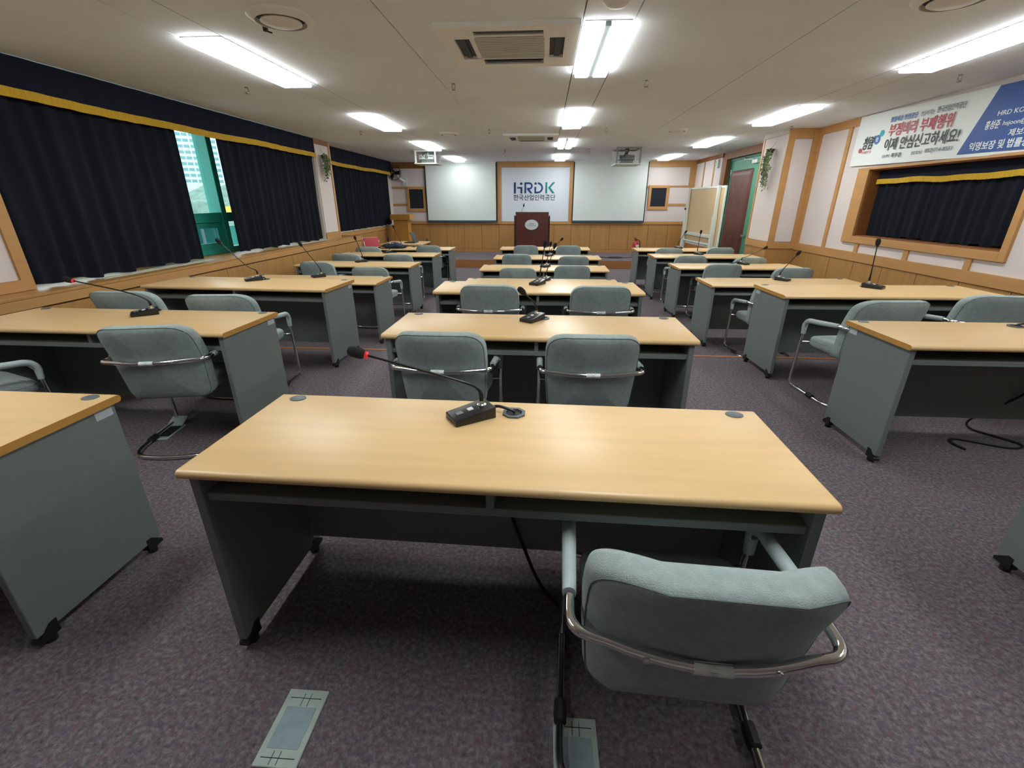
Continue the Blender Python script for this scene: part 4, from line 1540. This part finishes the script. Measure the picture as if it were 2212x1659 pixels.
# ================================================================== projectors in ceiling cages
def projector(x, y, w, dep, ztop, label, bright, cable):
    t = thing('ceiling_projector', label, 'projector', (x, y, ZC), 0, 'caged ceiling projectors')
    h = ZC - ztop
    m_ = 'metal_white' if bright else 'projector_grey'
    for sx in (-w, w):
        for sy in (-dep, dep):
            obj('cage_post', bx(sx - .016, sx + .016, sy - .016, sy + .016, -h, 0), m_ if sy < 0 else 'frame_cream', t)
    obj('cage_tray', bx(-w - .03, w + .03, -dep - .03, dep + .03, -h - .022, -h, .003), 'frame_cream', t)
    obj('top_rail', bx(-w - .02, w + .02, -dep - .012, -dep + .012, -.025, -.001), m_, t)
    obj('top_rail', bx(-w - .02, w + .02, dep - .012, dep + .012, -.025, -.001), m_, t)
    obj('top_rail', bx(-w - .012, -w + .012, -dep, dep, -.025, -.001), m_, t)
    obj('top_rail', bx(w - .012, w + .012, -dep, dep, -.025, -.001), m_, t)
    b = obj('projector_body', bx(-.165, .155, -.15, .14, -h + .075, -h + .165, .008), 'projector_white' if bright else 'projector_grey', t)
    obj('body_feet', bx(-.13, .13, -.1, .1, -h, -h + .075), 'projector_grey', t)
    bm = NB()
    lathe(bm, [(.038, 0), (.038, -.012), (.028, -.014), (.024, -.006)], (.0, -.15, -h + .122), 18, 'Y')
    obj('rear_dial', bm, 'projector_grey', b, 40)
    bm = NB()
    for i in range(5):
        box(bm, -.15 + i * .011, -.145 + i * .011, -.153, -.149, -h + .095, -h + .15)
    obj('vent_slots', bm, 'ac_dark', b)
    obj('port_row', bx(.05, .14, -.153, -.149, -h + .125, -h + .137), 'ac_dark', b)
    obj('pole', cyl(NB(), (0, 0, -.001), (0, 0, -h + .165), .035, n=14), 'projector_white' if bright else 'plastic_grey', t)
    obj('cable', tube(NB(), fillet([(.03, -.03, -.002), (.02, -.16, -h + .22), (-.08, -.19, -h + .17), (-.06, -.16, -h + .13)], .06, 5), .012 if cable else .008, 6), 'plastic_black', t, 60)
    lens = NB()
    lathe(lens, [(.04, 0), (.04, .04), (.03, .045)], (.07, .14, -h + .12), 16, 'Y')
    obj('lens', lens, 'plastic_black', b, 40)


projector(-2.61, 11.02, .215, .24, 2.20, 'white ceiling projector in a white cage near the windows', True, False)
projector(1.68, 10.75, .235, .30, 2.145, 'dark ceiling projector in a grey cage before the right screen', False, True)


# ================================================================== hanging plants
def hanging_plant(x, y, z, length, sx, label, seed):
    t = thing('hanging_plant', label, 'plant', (x, y, z), 0, 'trailing wall plants')
    bm = NB()
    lathe(bm, [(.03, -.09), (.05, -.02), (.055, 0), (.048, 0), (.045, -.02)], (sx * .06, 0, 0), 14)
    obj('pot', bm, 'pot_brown', t, 40)
    obj('hook_wire', tube(NB(), [(sx * .005, 0, .10), (sx * .06, 0, .0)], .002, 5), 'rubber_black', t)
    rnd = random.Random(seed)
    bmv = NB()
    bml = NB()
    for s in range(18):
        L = length * rnd.uniform(.35, 1.0)
        a = rnd.uniform(-1, 1)
        p = Vector((sx * .06, 0, .01))
        pts = [p]
        n = 10
        for i in range(1, n + 1):
            f = i / n
            pts.append(Vector((sx * (.06 + .05 * math.sin(f * 3) + rnd.uniform(-.01, .01)), a * .11 * min(1, f * 2.2) + rnd.uniform(-.012, .012), .03 * math.sin(min(f * 6, PI)) - L * f ** 1.2)))
        tube(bmv, pts, .0018, 4)
        for q in pts[1:]:
            for _ in range(3):
                c = q + Vector((rnd.uniform(-.02, .02), rnd.uniform(-.025, .025), rnd.uniform(-.02, .02)))
                d = Vector((rnd.uniform(-1, 1), rnd.uniform(-1, 1), rnd.uniform(-1.2, .2))).normalized()
                e = d.cross(Vector((rnd.uniform(-1, 1), rnd.uniform(-1, 1), rnd.uniform(-1, 1)))).normalized()
                l_ = rnd.uniform(.026, .044)
                w_ = l_ * .38
                vs = [bml.verts.new(c + d * l_ * k + e * w_ * m_) for k, m_ in ((0, 0), (.4, 1), (1, 0), (.4, -1))]
                bml.faces.new(vs)
    obj('stems', bmv, 'leaf', t)
    lf = obj('foliage', bml, 'leaf', t)
    lf['kind'] = 'stuff'


hanging_plant(-4.055, 8.85, 2.19, .46, 1, 'trailing green plant hanging on the pillar between curtains', 21)
hanging_plant(3.685, 8.47, 2.20, .60, -1, 'trailing green plant hanging on the column by the door', 22)

# ================================================================== banner on the right wall
bn = thing('wall_banner', 'white and blue printed banner above the right window', 'banner', (NW - .026, 7.11, 2.438))
bn.rotation_euler = (R(1.15), 0, 0)
# local: y runs from 0 (far end) to negative (toward the camera), z down from the top edge
BW, BH = 4.2, .585
bmn = NB()
n = 40
fr = [[], []]
for i in range(n + 1):
    yy = -BW * i / n
    wv = .003 * math.sin(i * .9)
    fr[0].append((bmn.verts.new((-.002 + wv, yy, 0)), bmn.verts.new((-.002 + wv, yy, -BH))))
    fr[1].append((bmn.verts.new((.002 + wv, yy, 0)), bmn.verts.new((.002 + wv, yy, -BH))))
for q in (0, 1):
    for i in range(n):
        bmn.faces.new((fr[q][i][0], fr[q][i + 1][0], fr[q][i + 1][1], fr[q][i][1]))
for i in range(n):
    for e in (0, 1):
        bmn.faces.new((fr[0][i][e], fr[0][i + 1][e], fr[1][i + 1][e], fr[1][i][e]))
obj('banner_sheet', bmn, 'banner_white', bn)
obj('blue_field', prism(NB(), [(-1.985, -.004), (-4.1, -.004), (-4.1, -BH + .03), (-1.745, -BH + .03)], -.0085, -.0065, 'YZ'), 'banner_blue', bn)


def ban(body, yl, yr, zc_, h, m, bold=0.0, shear=0.0):
    lettering(body, abs(yl - yr), h, m, bn, face_minus_x(-.0095, (yl + yr) / 2, zc_), shear=shear, bold=bold)


ban('청렴세상 청렴공단', -.60, -1.03, -.105, .058, 'banner_sky', .012)
ban('만들어가는', -1.08, -1.27, -.108, .05, 'banner_grey', 0)
ban('한국산업인력공단', -1.30, -1.66, -.100, .06, 'banner_grey', .012)
ban('부정비리 부패행위', -.62, -1.56, -.220, .135, 'banner_red', .013)
ban('이제 안심신고하세요!', -.61, -1.70, -.372, .135, 'banner_text', .013)
ban('상담센터', -.62, -.75, -.500, .032, 'banner_grey', 0)
ban('최우경', -.78, -.94, -.498, .052, 'banner_text', .01)
ban('상담 및 신고', -1.10, -1.27, -.495, .036, 'banner_grey', 0)
ban('052)714-8531', -1.30, -1.66, -.492, .052, 'banner_grey', .01)
ban('청렴', -.19, -.40, -.325, .15, 'banner_text', .015, .3)
ban('청렴한국', -.20, -.38, -.430, .028, 'banner_red', 0)
bm = NB()
for (yy, zz, r_) in ((-.445, -.30, .052),):
    prism(bm, [(yy + r_ * math.cos(a * PI / 12), zz + r_ * math.sin(a * PI / 12)) for a in range(24)], -.010, -.0085, 'YZ')
obj('print_dot', bm, 'banner_sky', bn)
for yy, zz, r_, m_ in ((-.505, -.235, .035, 'banner_cyan'), (-.155, -.405, .028, 'banner_red')):
    obj('print_dot', prism(NB(), [(yy + r_ * math.cos(a * PI / 12), zz + r_ * math.sin(a * PI / 12)) for a in range(24)], -.010, -.0085, 'YZ'), m_, bn)
ban('e', -.425, -.465, -.30, .05, 'banner_white', .01)
ban('HRD KOREA 안심신고', -2.06, -2.70, -.235, .05, 'banner_white', .008)
ban('홍성준', -1.97, -2.12, -.325, .075, 'banner_white', .02)
ban('hsjoon@hrdkorea.or.kr', -2.15, -2.75, -.33, .05, 'banner_white', .005)
ban('제보자', -2.24, -2.45, -.41, .06, 'banner_white', .01)
ban('익명보장 및 법률상담 지원', -1.87, -2.70, -.495, .075, 'banner_white', .018)
